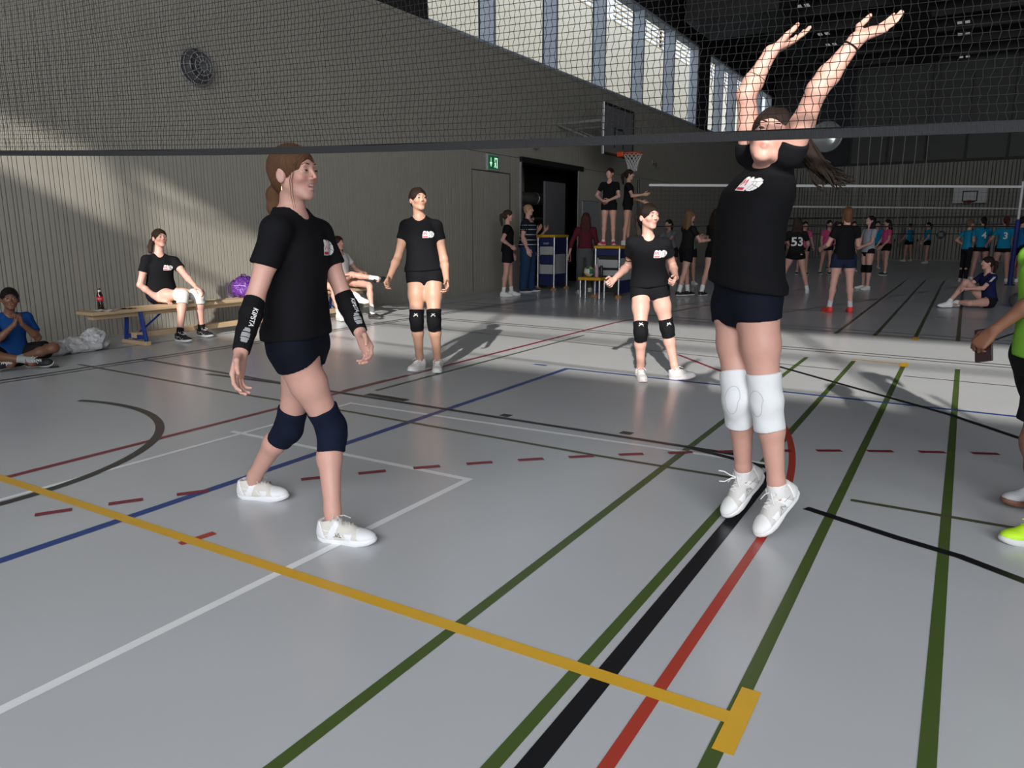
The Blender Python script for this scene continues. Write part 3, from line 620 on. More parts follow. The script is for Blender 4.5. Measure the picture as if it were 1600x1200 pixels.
def pose(h, at, heading, z0=0., lean=0., side=0., legL=(2, 4, 3), legR=(-2, 4, 3), armL=(5, 12, 15), armR=(5, 12, 15), foreL=None, foreR=None, hy=0., hp=0., pel_z=None, toeL=None, toeR=None, out=12, tw=0.):
    """joints from angles: heading in degrees (0 = +y, counter-clockwise); legs (flex, abduct, knee); arms (flex, abduct, elbow)"""
    a = math.radians(heading); F = A3((-math.sin(a), math.cos(a), 0)); R = A3((math.cos(a), math.sin(a), 0)); U = A3((0, 0, 1)); J = {}
    rd = math.radians
    def dirv(fl, ab, sg): return nz(-U*math.cos(rd(fl))*math.cos(rd(ab))+F*math.sin(rd(fl))+R*sg*math.sin(rd(ab))*max(.15, abs(math.cos(rd(fl)))))
    pel = A3((at[0], at[1], 0)); J['pel'] = pel
    sp = nz(U*math.cos(rd(lean))+F*math.sin(rd(lean))+R*math.sin(rd(side))); J['nek'] = pel+sp*.295*h
    R2 = nz(R*math.cos(rd(tw))+F*math.sin(rd(tw))); 
    hf = nz(F*math.cos(rd(hy))-R*math.sin(rd(hy))+U*math.sin(rd(hp))); J['HF'] = hf; J['hed'] = J['nek']+nz(sp+U*.6+F*.15)*.112*h
    for q, sg, lg, ar, fo in (('L', -1, legL, armL, foreL), ('R', 1, legR, armR, foreR)):
        J['hp'+q] = pel+R*sg*.053*h; J['sh'+q] = J['nek']+R2*sg*.103*h-sp*.022*h
        t = dirv(lg[0], lg[1], sg); J['kn'+q] = J['hp'+q]+t*.247*h; s = dirv(lg[0]-lg[2], lg[1], sg); J['an'+q] = J['kn'+q]+s*.240*h
        u = dirv(ar[0], ar[1], sg); J['el'+q] = J['sh'+q]+u*.172*h
        f = dirv(ar[0]+ar[2], ar[1]*.6, sg) if fo is None else nz(R*sg*fo[0]+F*fo[1]+U*fo[2]); J['wr'+q] = J['el'+q]+f*.150*h; J['ha'+q] = J['wr'+q]+f*.085*h
        J['pn'+q] = nz(-R*sg*.8-F*.3+U*.1); J['toe'+q] = nz(F*math.cos(rd(out))+R*sg*math.sin(rd(out))); J['tup'+q] = U
    if toeL is not None: J['toeL'] = nz(-R*toeL[0]+F*toeL[1]+U*toeL[2]); J['tupL'] = nz(U*.7+F*.5)if abs(toeL[2]) > .6 else U
    if toeR is not None: J['toeR'] = nz(R*toeR[0]+F*toeR[1]+U*toeR[2]); J['tupR'] = nz(U*.7+F*.5) if abs(toeR[2]) > .6 else U
    dz = (z0+.085-min(J['anL'][2], J['anR'][2])) if pel_z is None else pel_z
    for k in J:
        if k not in ('HF', 'pnL', 'pnR', 'toeL', 'toeR', 'tupL', 'tupR'): J[k] = J[k]+U*dz
    J['F'] = F; return J
def person(label, J, h, vox=.011, skin='fair', hair=(.03, .018, .012), style='pony', shirt=BLACK, hem=-.02, sleeve=.55, shorts=NAVY, sl=.2, long_pants=False, pads=None, shoes=(WHITE, WHITE), socks=None, sock_h=.1, fat=1., cur=(.35, .35), mouth=0., group=None, tail=None, ease=1., fine=None, trim=None, bend=0., sleeves_long=False, z0=0., headup=None, wr=.004, shirt_t1=.97, low=True, open_eye=.35, head_s=1., sleeve_r=1., hem_tilt=.04, drop=.022, neck_r=1., over=None):
    k = h/1.66; J = {q: A3(v) for q, v in J.items()}; fine = vox <= .0085 if fine is None else fine
    base = A3(((J['anL'][0]+J['anR'][0])/2, (J['anL'][1]+J['anR'][1])/2, z0)) if z0 is not None else A3((J['pel'][0], J['pel'][1], 0))
    E = empty('person', base, label, 'person', group)
    F = J['F']; HF = J.get('HF', F); ax = head_axes(HF, J.get('HU', nz(J['hed']-J['nek']) + A3((0, 0, 2))) if headup is None else headup); hs = (h/1.66)**.5*.98*head_s
    pel, nek = J['pel'], J['nek']; sp = nz(nek-pel); r0 = nz(J['hpR']-J['hpL']); r1 = nz(J['shR']-J['shL']); L = np.linalg.norm(nek-pel); g = .49*k/L; bv = F*bend
    for q in 'RL': J['sh'+q] = nek+(J['sh'+q]-nek)*.96-sp*drop*k
    # ---------- body: one continuous surface
    S = SDF()
    S.add(Loft(pel, nek, r0, r1, [(t*g if t < 0 else t, w*k*fat, d*k*fat, s_) for t, w, d, s_ in ((-.22, .080, .070, 0), (-.08, .146, .102, -.006), (.06, .158, .110, -.008), (.2, .146, .102, 0), (.40, .118, .088, .004), (.6, .130, .098, .006), (.76, .140, .104, .006), (.88, .130, .088, 0), (.97, .085, .065, -.005), (1.02, .055, .05, -.005))], bv), .03)
    S.add(Cone(nek-sp*.03, ax[0]*0+J['hed']-ax[1]*.020*hs-ax[2]*.055*hs, .051*k, .047*k), .03)
    head(S, J['hed'], ax, hs, mouth, fine)
    infl = max(0, vox*.80-.0085)
    for q in 'RL':
        sh, el, wr_ = J['sh'+q], J['el'+q], J['wr'+q]; i = 0 if q == 'R' else 1
        S.add(Cone(nek-sp*.040*k, sh-sp*.006*k, .037*k, .044*k*fat), .03); S.add(Cone(sh, sh+(el-sh)*.45, .050*k*fat, .042*k*fat), .03); S.add(Cone(sh+(el-sh)*.45, el, .042*k*fat, .034*k), .02)
        S.add(Cone(el, el+(wr_-el)*.28, .034*k, .0365*k*fat), .02); S.add(Cone(el+(wr_-el)*.28, wr_, .0365*k*fat, .0235*k), .02); S.add(Ell(wr_+(el-wr_)*.03, (.027*k, .024*k, .024*k)), .01)
        d = J['ha'+q]-wr_; pn = J.get('pn'+q, nz(np.cross(d, F))); hand(S, wr_, d, pn, q, cur[i], .45, k*1.0, infl)
        hp, kn, an = J['hp'+q], J['kn'+q], J['an'+q]; th = kn-hp; shn = an-kn; back = nz(np.cross(np.cross(nz(th), nz(shn))+1e-6*r0, nz(shn))) if False else -F
        bk = back-nz(shn)*(back@nz(shn)); bk = bk/(np.linalg.norm(bk)+1e-9) if np.linalg.norm(bk) > .3 else bk
        S.add(Cone(hp+th*.05, hp+th*.45, .088*k*fat, .074*k*fat), .04); S.add(Cone(hp+th*.45, kn-th*.06, .074*k*fat, .053*k*fat**.5), .03); S.add(Cone(kn-th*.03, kn+shn*.05, .052*k, .047*k), .02)
        S.add(Cone(kn+shn*.04, kn+shn*.32+bk*.010*k, .046*k, .050*k*fat**.5), .03); S.add(Cone(kn+shn*.32+bk*.010*k, an-shn*.12, .050*k*fat**.5, .034*k), .03); S.add(Cone(an-shn*.12, an-A3((0, 0, .02)), .034*k, .034*k), .02)
        fd = J.get('toe'+q, F); S.add(Cone(an-A3((0, 0, .035)), an+nz(fd)*.08*k-nz(J.get('tup'+q, (0, 0, 1)))*.055, .030*k, .022*k), .02)
    sk = SKIN[skin]; body = sdf_obj('body', S, vox, M_skin, E, base, lambda V: face_colors(V, J['hed'], ax, hs, sk, (.55 if fine else .15)))
    if fine: eyes(E, base, J['hed'], ax, hs, brow=tuple(v*.7 for v in hair), closed=open_eye)
    # ---------- hair
    if style:
        H = SDF(); hair_cap(H, J['hed'], ax, hs, low=.03 if style in ('long', 'bob') else 0., line=-.004)
        P = lambda x, y, z: J['hed']+(ax[0]*x+ax[1]*y+ax[2]*z)*hs
        if style == 'pony':
            pts = tail if tail is not None else [P(0, -.105, .03), P(0, -.150, .0), P(0, -.155, -.07), P(0, -.14, -.15), P(0, -.13, -.21)]
            for j in range(len(pts)-1):
                rr = [.026, .034, .033, .026, .014, .008]; H.add(Cone(pts[j], pts[j+1], rr[min(j, 5)]*hs, rr[min(j+1, 5)]*hs), .012)
        if style == 'bun': H.add(Ell(P(0, -.115, .045), A3((.042, .036, .040))*hs), .012)
        if style == 'long':
            for x in (-.05, 0, .05): H.add(Cone(P(x, -.06, -.01), P(x*1.2, -.085, -.16), .050*hs, .052*hs), .03); H.add(Cone(P(x*1.2, -.085, -.16), P(x*1.1, -.10, -.33), .052*hs, .022*hs), .03)
        if style == 'bob':
            for x in (-.06, .06): H.add(Cone(P(x, -.015, .0), P(x*1.1, .0, -.13), .028*hs, .016*hs), .02)
        H.noise = (.0035*hs, 95, rand_dirs(3, int(abs(J['pel'][0]*1000)) % 999, (1, 1, .3)))
        if style == 'short':
            H.noise = (.004*hs, 110, rand_dirs(3, 3))
        sdf_obj('hair', H, max(vox, .0055), m_hair(hair), E, base)
    # ---------- t-shirt
    T = None
    if shirt is not None:
        T = SDF(); e = ease
        for q in 'RL':
            sh, el, wr_ = J['sh'+q], J['el'+q], J['wr'+q]
            if sleeves_long:
                T.add(Cone(sh, el, .062*k*fat, .046*k*fat), .03); T.add(Cone(el, wr_, .046*k*fat, .034*k), .02)
            elif sleeve:
                en = sh+(el-sh)*(sleeve+.12); T.add(Cone(sh, en, .054*k*fat*sleeve_r, .058*k*fat*max(1, e)*sleeve_r), .02)
        if sleeve and not sleeves_long:
            for q in 'RL':
                sh, el = J['sh'+q], J['el'+q]; c = sh+(el-sh)*sleeve; T.sub(Half(c, nz(el-sh), c+nz(el-sh)*.10, .135), .004)
        T.add(Loft(pel, nek, r0, r1, [(hem-.10, .175*k*e*fat, .127*k*e*fat, -.006), (hem+.06, .172*k*e*fat, .126*k*e*fat, -.006), (.2, .156*k*e*fat, .116*k*e*fat, 0), (.42, .138*k*e*fat, .108*k*e*fat, .006), (.62, .142*k*e*fat, .112*k*e*fat, .012), (.76, .144*k*e*fat, .113*k*e*fat, .010), (.88, .126*k*e*fat, .096*k*fat, 0), (.97, .085*k, .074*k, -.005), (1.03, .066*k, .062*k, -.005)], bv), .03)
        T.noise = (wr*1.0, 24, rand_dirs(5, int(abs(J['nek'][1]*1000)) % 997, (1, 1, .6)))
        nd = nz(J['hed']-nek); T.sub(Cone(nek-sp*.005+F*.022, nek+nd*.20+F*.03, .056*k*neck_r, .070*k*neck_r), .006)
        for q in 'RL': T.add(Cone(nek+(J['sh'+q]-nek)*.36-sp*.024*k, J['sh'+q], .052*k, .055*k*fat), .03)
        T.sub(Half(pel+sp*L*hem, -sp+F*hem_tilt, pel+sp*L*(hem-.3), .36), .004)
        sdf_obj('t_shirt', T, max(vox*1.1, .0068), m_cloth(shirt), E, base)
    # ---------- shorts or trousers
    B = None
    if shorts is not None:
        B = SDF(); g_ = g
        for q in 'RL':
            hp, kn, an = J['hp'+q], J['kn'+q], J['an'+q]; th = kn-hp; shn = an-kn; ex = .010 if sl < .35 else .022
            if long_pants:
                B.add(Cone(hp+th*.05, kn, .098*k*fat, .072*k*fat), .03); B.add(Cone(kn, an-shn*.04, .072*k*fat, .056*k*fat), .03)
            else:
                rad = lambda t: np.interp(t, (0, .45, 1), (.088, .074, .053))*k*fat+ex
                B.add(Cone(hp+th*.05, hp+th*min(.45, sl+.10), rad(.05), rad(min(.45, sl+.1))), .03)
                if sl > .4: B.add(Cone(hp+th*.4, hp+th*(sl+.1), rad(.4), rad(sl+.1)+.012), .03)
        if not long_pants:
            for q in 'RL':
                hp, kn = J['hp'+q], J['kn'+q]; th = kn-hp; sg = 1 if q == 'R' else -1; c = hp+th*sl; B.sub(Half(c, nz(nz(th)-r0*sg*.08), c+nz(th)*.12, .165), .004)
        B.add(Loft(pel, nek, r0, r1, [(-.25*g, .092*k*fat, .084*k*fat, 0), (-.07*g, .150*k*fat, .108*k*fat, -.004), (.06, .165*k*fat, .117*k*fat, -.009), (.2, .150*k*fat, .106*k*fat, 0), (.32, .124*k*fat, .092*k*fat, 0)], bv), .025)
        B.noise = (.0022, 34, rand_dirs(4, 11))
        sdf_obj('shorts' if not long_pants else 'trousers', B, max(vox*1.1, .0075), m_cloth(shorts, .8, 'shorts'), E, base)
    # ---------- knee pads, socks, shoes
    for q in 'RL':
        hp, kn, an = J['hp'+q], J['kn'+q], J['an'+q]; th = nz(kn-hp); shn = nz(an-kn); r_s = 1
        if pads:
            col, up_, dn, rad = pads; Kp = SDF(); fr = nz(th*1.0-shn*1.0+F*.8) if np.linalg.norm(th-shn) > .15 else F
            a, b = kn-th*up_*k, kn+shn*dn*k
            Kp.add(Cone(a, kn, (.062+rad)*k, (.057+rad)*k), .02); Kp.add(Cone(kn, b, (.057+rad)*k, (.053+rad)*k), .02); Kp.add(Ell(kn+fr*.030*k+shn*.02, A3((.040, .034, .058))*k, np.array(head_axes(fr, -shn))), .03)
            Kp.noise = (.0028, 60, rand_dirs(3, 5, (.3, .3, 2))); Kp.sub(Half(a+th*.012, -th, a-th*.03, .11), .003); Kp.sub(Half(b-shn*.012, shn, b+shn*.03, .10), .003)
            PADS[(label, q)] = (Kp, kn, fr, shn)
            sdf_obj('knee_pad', Kp, max(vox, .005), m_cloth(col, .8, 'knee_pad'), E, base)
        if socks is not None:
            K2 = SDF(); K2.add(Cone(an-shn*sock_h, an, (.040 if sock_h < .15 else .048)*k, .040*k), .01); K2.add(Cone(an, an+nz(J.get('toe'+q, F))*.045-nz(J.get('tup'+q, (0, 0, 1)))*.022, .034*k, .027*k), .015); K2.sub(Half(an-shn*(sock_h-.012), -shn, an-shn*(sock_h+.02), .08), .002); K2.noise = (.0012, 70, rand_dirs(3, 6))
            sdf_obj('sock', K2, max(vox*.9, .005), m_cloth(socks, .9, 'sock'), E, base)
        if shoes is not None:
            fd = J.get('toe'+q, F); ud = J.get('tup'+q, A3((0, 0, 1)))
            r = shoe(E, base, an, fd, ud, .158*h, m_shoe(shoes[0]), m_shoe(shoes[1], .5), m_shoe(shoes[2] if len(shoes) > 2 else shoes[1]), max(vox*.8, .005), vox <= .009, low=low, trim=trim, over=over)
            if vox <= .009: E['shoe'+q] = 1; SHOES[(label, q)] = r
    return E, base, dict(S=S, T=T, B=B, J=J, ax=ax, hs=hs, k=k, sp=sp, r0=r0, r1=r1)
SHOES = {}; PADS = {}
# ================================================================== THE PLAYERS IN FRONT
CR, CF = A3((.8565, .5162, 0)), A3((-.5162, .8565, 0))
UP = A3((0, 0, 1))
M_print_w = mat('white_print', (.78, .77, .76), .7); M_print_r = mat('red_print', (.55, .03, .06), .7); M_print_p = mat('pink_print', (.75, .30, .36), .7); M_print_g = mat('grey_print', (.30, .30, .31), .7)
def circ(cx, cy, r, n=18, a0=0, a1=360): return [(cx+r*math.cos(math.radians(a0+(a1-a0)*i/n)), cy+r*math.sin(math.radians(a0+(a1-a0)*i/n))) for i in range(n)]
def band(pts, w):
    """2D stroke as quads"""
    V = []; F = []
    P = [Vector(p) for p in pts]
    for i, p in enumerate(P):
        t = (P[min(i+1, len(P)-1)]-P[max(i-1, 0)]).normalized(); q = Vector((-t.y, t.x))*w/2; V += [tuple(p+q), tuple(p-q)]
    for i in range(len(P)-1): F.append((2*i+1, 2*i+3, 2*i+2, 2*i))
    return V, F
def merge(parts):
    V = []; F = []
    for v, f in parts:
        b = len(V); V += [tuple(q) for q in v]; F += [tuple(i+b for i in q) for q in f]
    return V, F
def crest(E, base, I, sc=1., dn=.145, dx=.070):
    """club badge: red figure block beside a white ball, printed on the left chest"""
    J, k = I['J'], I['k']; right = -I['r1']; up = I['sp']; c = J['nek']-I['sp']*dn*k+right*dx*k+J['F']*.1
    s = .001*sc
    ball = circ(22*s, 0, 24*s); blk = [(x*s, y*s) for x, y in ((-42, -25), (6, -25), (6, 20), (-4, 27), (-14, 20), (-20, 26), (-30, 27), (-36, 20), (-40, 10))]
    logo = decal('printed_badge', E, base, I['T'], c, right, up, *merge([blob_grid(ball, .003*sc), blob_grid(blk, .003*sc)]), M_print_w, .0015)
    decal('badge_lines', logo, base, I['T'], c, right, up, *merge([band([(x*s, y*s) for x, y in p], .0022*sc) for p in (((4, 8), (14, 12), (26, 10), (40, 14)), ((14, 12), (16, 0), (12, -16)), ((26, 10), (30, -4), (44, -8)), ((16, 0), (30, -4)), ((30, -4), (24, -20)))]), M_print_g, .0022)
    decal('badge_red', logo, base, I['T'], c, right, up, *merge([blob_grid([(x*s, y*s) for x, y in ((-39, -22), (-2, -22), (-2, -12), (-39, -12))], .003*sc)]+[band([(x*s, y*s) for x, y in p], .005*sc) for p in (((-34, -6), (-30, 16)), ((-30, 16), (-24, 0), (-16, 16)), ((-16, 16), (-10, -6)))]), M_print_r, .0022)
def pad_mark(E, base, label, q, m, sc=1., off=(0, .0)):
    Kp, kn, fr, shn = PADS[(label, q)]; up = -shn; right = nz(np.cross(up, fr)); c = kn+fr*.10+right*off[0]+up*(.045+off[1])
    s = .001*sc
    V, F = merge([band([(x*s, y*s) for x, y in p], w*s) for p, w in ((((-18, -8), (-4, -4), (4, 4)), 5), (((-14, 8), (-2, 3), (6, -3), (20, -6)), 5), (((4, 4), (16, 9)), 4), (((-20, -14), (20, -14)), 4))])
    decal('printed_mark', E, base, Kp, c, right, up, V, F, m, .0015)
def toe_set(J, q, d, up=UP): J['toe'+q] = nz(d); J['tup'+q] = A3(up)
def teeth(E, base, o, ax, s, w=.012, z=-.0495):
    t = MB().box(-w, w, -.004, .004, -.0035, .003, bev=.002).build('teeth', mat('teeth', (.70, .68, .63), .3), E, True)
    t.matrix_local = Matrix(((*ax[0], 0), (*ax[1], 0), (*ax[2], 0), (0, 0, 0, 1))).transposed(); t.location = Vector(o+(ax[1]*.075+ax[2]*z)*s-base)
# ---- girl in the front left, striding to the right
g1 = dict(pel=(-2.386,2.206,0.835), nek=(-2.376,2.196,1.377), hed=(-2.343,2.194,1.522), shR=(-2.302,2.043,1.319), elR=(-2.344,1.956,1.037), wrR=(-2.265,1.808,0.853), haR=(-2.238,1.765,0.771), hpR=(-2.352,2.121,0.835), anR=(-2.192,2.158,0.085), knR=(-2.294,2.276,0.458), shL=(-2.385,2.360,1.306), elL=(-2.307,2.404,1.022), wrL=(-2.138,2.316,0.880), haL=(-2.071,2.288,0.803), hpL=(-2.418,2.292,0.836), anL=(-2.916,2.333,0.085), knL=(-2.611,2.326,0.412), F=(0.956,0.293,0.000))
g1 = {k: A3(v) for k, v in g1.items()}; g1['HF'] = nz(CR*.93-CF*.38+UP*.05); toe_set(g1, 'R', CR*.97-CF*.25); toe_set(g1, 'L', CR*.98-CF*.2); g1['pnR'] = nz(CR*.9-CF*.2); g1['pnL'] = nz(-CR*.6-CF*.6)
LAB1 = 'player in black t-shirt and navy knee pads striding right at the front left'
hd = lambda x, y, z, o, ax, s: o+(ax[0]*x+ax[1]*y+ax[2]*z)*s
axg = head_axes(g1['HF'], nz(g1['hed']-g1['nek'])+A3((0, 0, 2)))
tl = [hd(0, -.085, -.045, g1['hed'], axg, .98), hd(0, -.112, -.075, g1['hed'], axg, .98), hd(.005, -.112, -.13, g1['hed'], axg, .98), hd(.008, -.10, -.18, g1['hed'], axg, .98), hd(.01, -.095, -.215, g1['hed'], axg, .98)]
E, base, I = person(LAB1, g1, 1.66, vox=.0048, skin='fair', hair=(.105, .052, .026), tail=tl, pads=((.006, .010, .024), .11, .12, .006), sl=.21, hem=.055, sleeve=.52, ease=1.04, over=m_shoe((.74, .745, .76)), shoes=((.60, .575, .53), (.76, .77, .79), (.62, .60, .56)), mouth=.65, cur=(.30, .35), trim=m_shoe((.74, .74, .75)), wr=.005, open_eye=.62)
crest(E, base, I, 1.25)
hm = MB(); P = lambda x, y, z: hd(x, y, z, g1['hed'], axg, .98)-base
for x0, y0 in ((.064, .034), (.067, .026)): hm.tube([P(x0*.5, .074, .066), P(x0+.004, y0+.026, .03), P(x0+.008, y0+.006, -.03), P(x0-.002, y0-.004, -.085), P(x0-.014, y0-.006, -.14)], [.0014, .0017, .0015, .0011, .0006], 5)
strands(hm, [p-base for p in tl], None, 26, (.010, .020), .005, 4)
hm.build('hair_strands', m_hair((.135, .068, .034)), E, True)
MB().tube([P(.012*math.cos(a)*0+.0+0.024*math.cos(a), -.092, -.052+.024*math.sin(a)) for a in np.linspace(0, 6.0, 14)], .004, 6).build('hair_tie', m_cloth((.02, .015, .015)), E, True)
MB().tube([P(.083, -.006, -.042), P(.084, -.005, -.05)], .0022, 6).tube([P(.084, -.005, -.052), P(.085, -.005, -.066)], [.0016, .0026], 6).build('earring', mat('gold', (.8, .6, .3), .3, 1.), E, True)
teeth(E, base, g1['hed'], axg, .98)
def arm_sleeve(E, base, J, q, a, b, k=1., text='KIPSTA', face=None):
    el, wr = J['el'+q], J['wr'+q]; d = wr-el; S = SDF(); r = lambda t: np.interp(t, (0, .28, 1), (.036, .0385, .0262))*k+.0045
    up_ = el-(el-J['sh'+q])*0
    if a < 0: S.add(Cone(el+(el-J['sh'+q])*a*.9, el, .041*k, r(0)), .01)
    for t0, t1 in ((0, .28), (.28, .6), (.6, b+.08)): S.add(Cone(el+d*t0, el+d*t1, r(t0), r(t1)), .01)
    S.noise = (.0012, 60, rand_dirs(3, 8)); S.sub(Half(el+d*b, nz(d), el+d*(b+.15), .07), .002)
    if a < 0: n = nz(el-J['sh'+q]); S.sub(Half(el+n*np.linalg.norm(el-J['sh'+q])*a*.8, -n, el+n*np.linalg.norm(el-J['sh'+q])*(a*.8-.2), .09), .002)
    else: S.sub(Half(el+d*a, -nz(d), el+d*(a-.2), .08), .002)
    o = sdf_obj('arm_sleeve', S, .0045, m_cloth((.008, .008, .009), .75, 'sleeve'), E, base)
    f = nz(face); ax_ = nz(d); right = ax_; up = nz(np.cross(f, ax_))      # lettering runs down the forearm
    V, Fc = text_mesh(text, .026, True); decal('sleeve_lettering', o, base, S, el+d*.30+f*.06, right, up, V, Fc, M_print_w, .0012)
    c = el+d*.62+f*.06
    pads_ = [[(x*.001, y*.001) for x, y in p] for p in (((-30, -9), (-14, -13), (-14, 13), (-30, 9)), ((-11, -14), (7, -15), (7, 15), (-11, 14)), ((10, -15), (30, -10), (30, 10), (10, 15)))]
    decal('sleeve_pad', o, base, S, c-up*.008, right, up, *merge([blob_grid(p, .003) for p in pads_]), M_print_g, .0014)
arm_sleeve(E, base, I['J'], 'R', .02, .97, face=-CF*.85+CR*.5); arm_sleeve(E, base, I['J'], 'L', .0, .97, face=-CF*.75+CR*.65+UP*.2)
def shoe_mark(label, q, side, parts, m, y=.03, z=.045, sc=1., flip=1):
    u, S, (P, R, F, U) = SHOES[(label, q)]; b = A3(u.parent.location); c = P(side*.06, y, z); right = F*(-1 if side < 0 else 1)*flip; right = F*side*1.0
    decal('shoe_emblem', u, b, S, c, right, U, *merge([band([(x*.001*sc, y_*.001*sc) for x, y_ in p], w*.001*sc) for p, w in parts]), m, .0015)
KAP = [(((-24, -10), (-16, -8), (-11, 2), (-8, 9), (-5, 3), (-1, -8)), 2.2), (((24, -10), (16, -8), (11, 2), (8, 9), (5, 3), (1, -8)), 2.2), (((-24, -10), (-8, -10), (-5, -2), (0, -10), (5, -2), (8, -10), (24, -10)), 2.2)]
shoe_mark(LAB1, 'R', 1, KAP, mat('dark_print', (.05, .05, .05), .6), y=.035, z=.045)
# ---- girl at the net on the right, reaching up with both hands
sp_ = dict(pel=(-0.782,3.219,1.029), nek=(-0.707,3.189,1.565), hed=(-0.683,3.133,1.687), shR=(-0.813,3.271,1.619), elR=(-0.818,3.170,1.832), wrR=(-0.739,3.207,1.992), haR=(-0.702,3.282,2.045), hpR=(-0.848,3.280,1.005), anR=(-0.761,3.305,0.212), knR=(-0.774,3.163,0.595), shL=(-0.615,3.086,1.593), elL=(-0.518,2.985,1.795), wrL=(-0.403,3.018,1.959), haL=(-0.338,3.082,2.031), hpL=(-0.720,3.149,1.021), anL=(-0.587,3.185,0.201), knL=(-0.652,3.142,0.605), F=(-0.375,-0.927,0.000))
sp_ = {k: A3(v) for k, v in sp_.items()}; sp_['HF'] = nz(-CF*.88-CR*.36+UP*.18); FF = nz(-CR*.93-CF*.36)
sp_['hed'] = sp_['nek']+UP*.088-CF*.075-CR*.036
for q in 'RL': toe_set(sp_, q, FF*.70-UP*.71, UP*.70+FF*.71)
sp_['pnL'] = nz(UP*.6-CR*.55-CF*.3); sp_['pnR'] = nz(UP*.75-CR*.6)
sp_['haL'] = sp_['wrL']+CR*.10+UP*.045+CF*.02; sp_['haR'] = sp_['wrR']+CR*.09+UP*.045+CF*.03
LAB2 = 'player in black with white knee pads stretching both arms up behind the net'
axs = head_axes(sp_['HF'], UP+CR*.28)
q0 = sp_['hed']
tl = [hd(0, -.095, .045, q0, axs, 1), q0+CR*.12+UP*.05+CF*.08, q0+CR*.165-UP*.02+CF*.08, q0+CR*.21-UP*.09+CF*.07, q0+CR*.265-UP*.14+CF*.07, q0+CR*.305-UP*.165+CF*.06]
E, base, I = person(LAB2, sp_, 1.70, vox=.0048, skin='fair2', hair=(.018, .011, .009), tail=tl, pads=((.66, .67, .68), .125, .135, .008), sl=.20, hem=.07, sleeve=.20, sleeve_r=.92, drop=0., neck_r=.9, ease=1.10, bend=.045, over=m_shoe((.77, .77, .765)), shoes=((.58, .565, .545), (.78, .78, .78), (.78, .78, .77)), socks=(.72, .71, .70), sock_h=.05, cur=(.10, .12), mouth=.15, headup=UP+CR*.28, trim=m_shoe((.35, .35, .36)), wr=.006, open_eye=.5, z0=0.)
crest(E, base, I, 1.1, .085, .03)
hm = MB(); strands(hm, [p-base for p in tl], None, 80, (.012, .042), .0070, 9, .014); hm.build('hair_strands', m_hair((.012, .008, .006)), E, True)
for q, w in (('L', .16), ('R', .60)):
    el, wr = sp_['el'+q], sp_['wr'+q]; c = wr+(el-wr)*w; t = Vector(nz(el-wr)); a = t.orthogonal().normalized(); b_ = t.cross(a); rr = np.interp(w, (0, .72, 1), (.0265, .0385, .036))
    MB().tube([Vector(c-base)+(a*math.cos(2*math.pi*i/20)+b_*math.sin(2*math.pi*i/20))*rr for i in range(20)], .003, 6, closed=True).build('hair_band', m_cloth((.01, .01, .01)), E, True)
NMK = [(((-14, -10), (-8, 10)), 5), (((-8, 10), (6, -10)), 5), (((6, -10), (12, 10)), 5)]
for q, sd_ in (('L', -1), ('R', -1)): shoe_mark(LAB2, q, sd_, NMK, mat('silver_print', (.30, .30, .31), .4), y=.035, z=.048, sc=.95)
for q in 'RL':
    Kp, kn, fr, shn = PADS[(LAB2, q)]; up = -shn; right = nz(np.cross(up, fr)); ring = [(.034*math.cos(a)*(1 if math.sin(a) > 0 else .8), .055*math.sin(a)-.012) for a in np.linspace(0, 2*math.pi, 26)]
    decal('pad_seam', E, base, Kp, kn+fr*.1, right, up, *band(ring, .0035), m_cloth((.50, .51, .53), .8, 'seam'), .002)
# a lace hanging loose from the lifted right shoe
u, S_, (P_, R_, F_, U_) = SHOES[(LAB2, 'R')]; b0 = A3(u.parent.location); t0 = P_(0, .03, .105)-b0
MB().tube([t0, t0-CR*.03+UP*.012, t0-CR*.06+UP*.03, t0-CR*.085+UP*.034], .0026, 6).tube([t0, t0-CR*.03-UP*.004, t0-CR*.055-UP*.018, t0-CR*.08-UP*.016], .0026, 6).build('loose_lace', m_shoe((.76, .76, .75)), u, True)
# ---- girl standing behind, centre left
g3 = dict(pel=(-4.330,5.592,0.931), nek=(-4.347,5.555,1.394), hed=(-4.335,5.535,1.588), shR=(-4.443,5.477,1.371), elR=(-4.498,5.420,1.069), wrR=(-4.469,5.250,0.885), haR=(-4.440,5.168,0.821), hpR=(-4.386,5.547,0.914), anR=(-4.408,5.590,0.085), knR=(-4.352,5.486,0.489), shL=(-4.221,5.650,1.371), elL=(-4.162,5.679,1.050), wrL=(-4.055,5.566,0.852), haL=(-4.002,5.502,0.788), hpL=(-4.263,5.641,0.913), anL=(-4.217,5.621,0.085), knL=(-4.190,5.540,0.493), F=(0.558,-0.830,0.000))
g3 = {k: A3(v) for k, v in g3.items()}; g3['nek'][2] += .035; g3['HF'] = nz(-CF*.85+CR*.5+UP*.12); toe_set(g3, 'R', -CF*.85-CR*.35); toe_set(g3, 'L', -CF*.98+CR*.05); g3['pnR'] = nz(CR*.8-CF*.3); g3['pnL'] = nz(-CR*.8-CF*.3)
LAB3 = 'slim player in black standing upright with arms hanging, behind the striding player'
E, base, I = person(LAB3, g3, 1.74, vox=.0074, skin='tan', hair=(.020, .012, .009), style='bun', shorts=BLACK, pads=(BLACK, .105, .105, .006), sl=.19, hem=.03, sleeve=.42, shoes=((.72, .71, .69), (.76, .76, .76)), cur=(.45, .45), wr=.004, open_eye=.5, head_s=.94)
crest(E, base, I, 1.2); pad_mark(E, base, LAB3, 'R', M_print_w); pad_mark(E, base, LAB3, 'L', M_print_w)
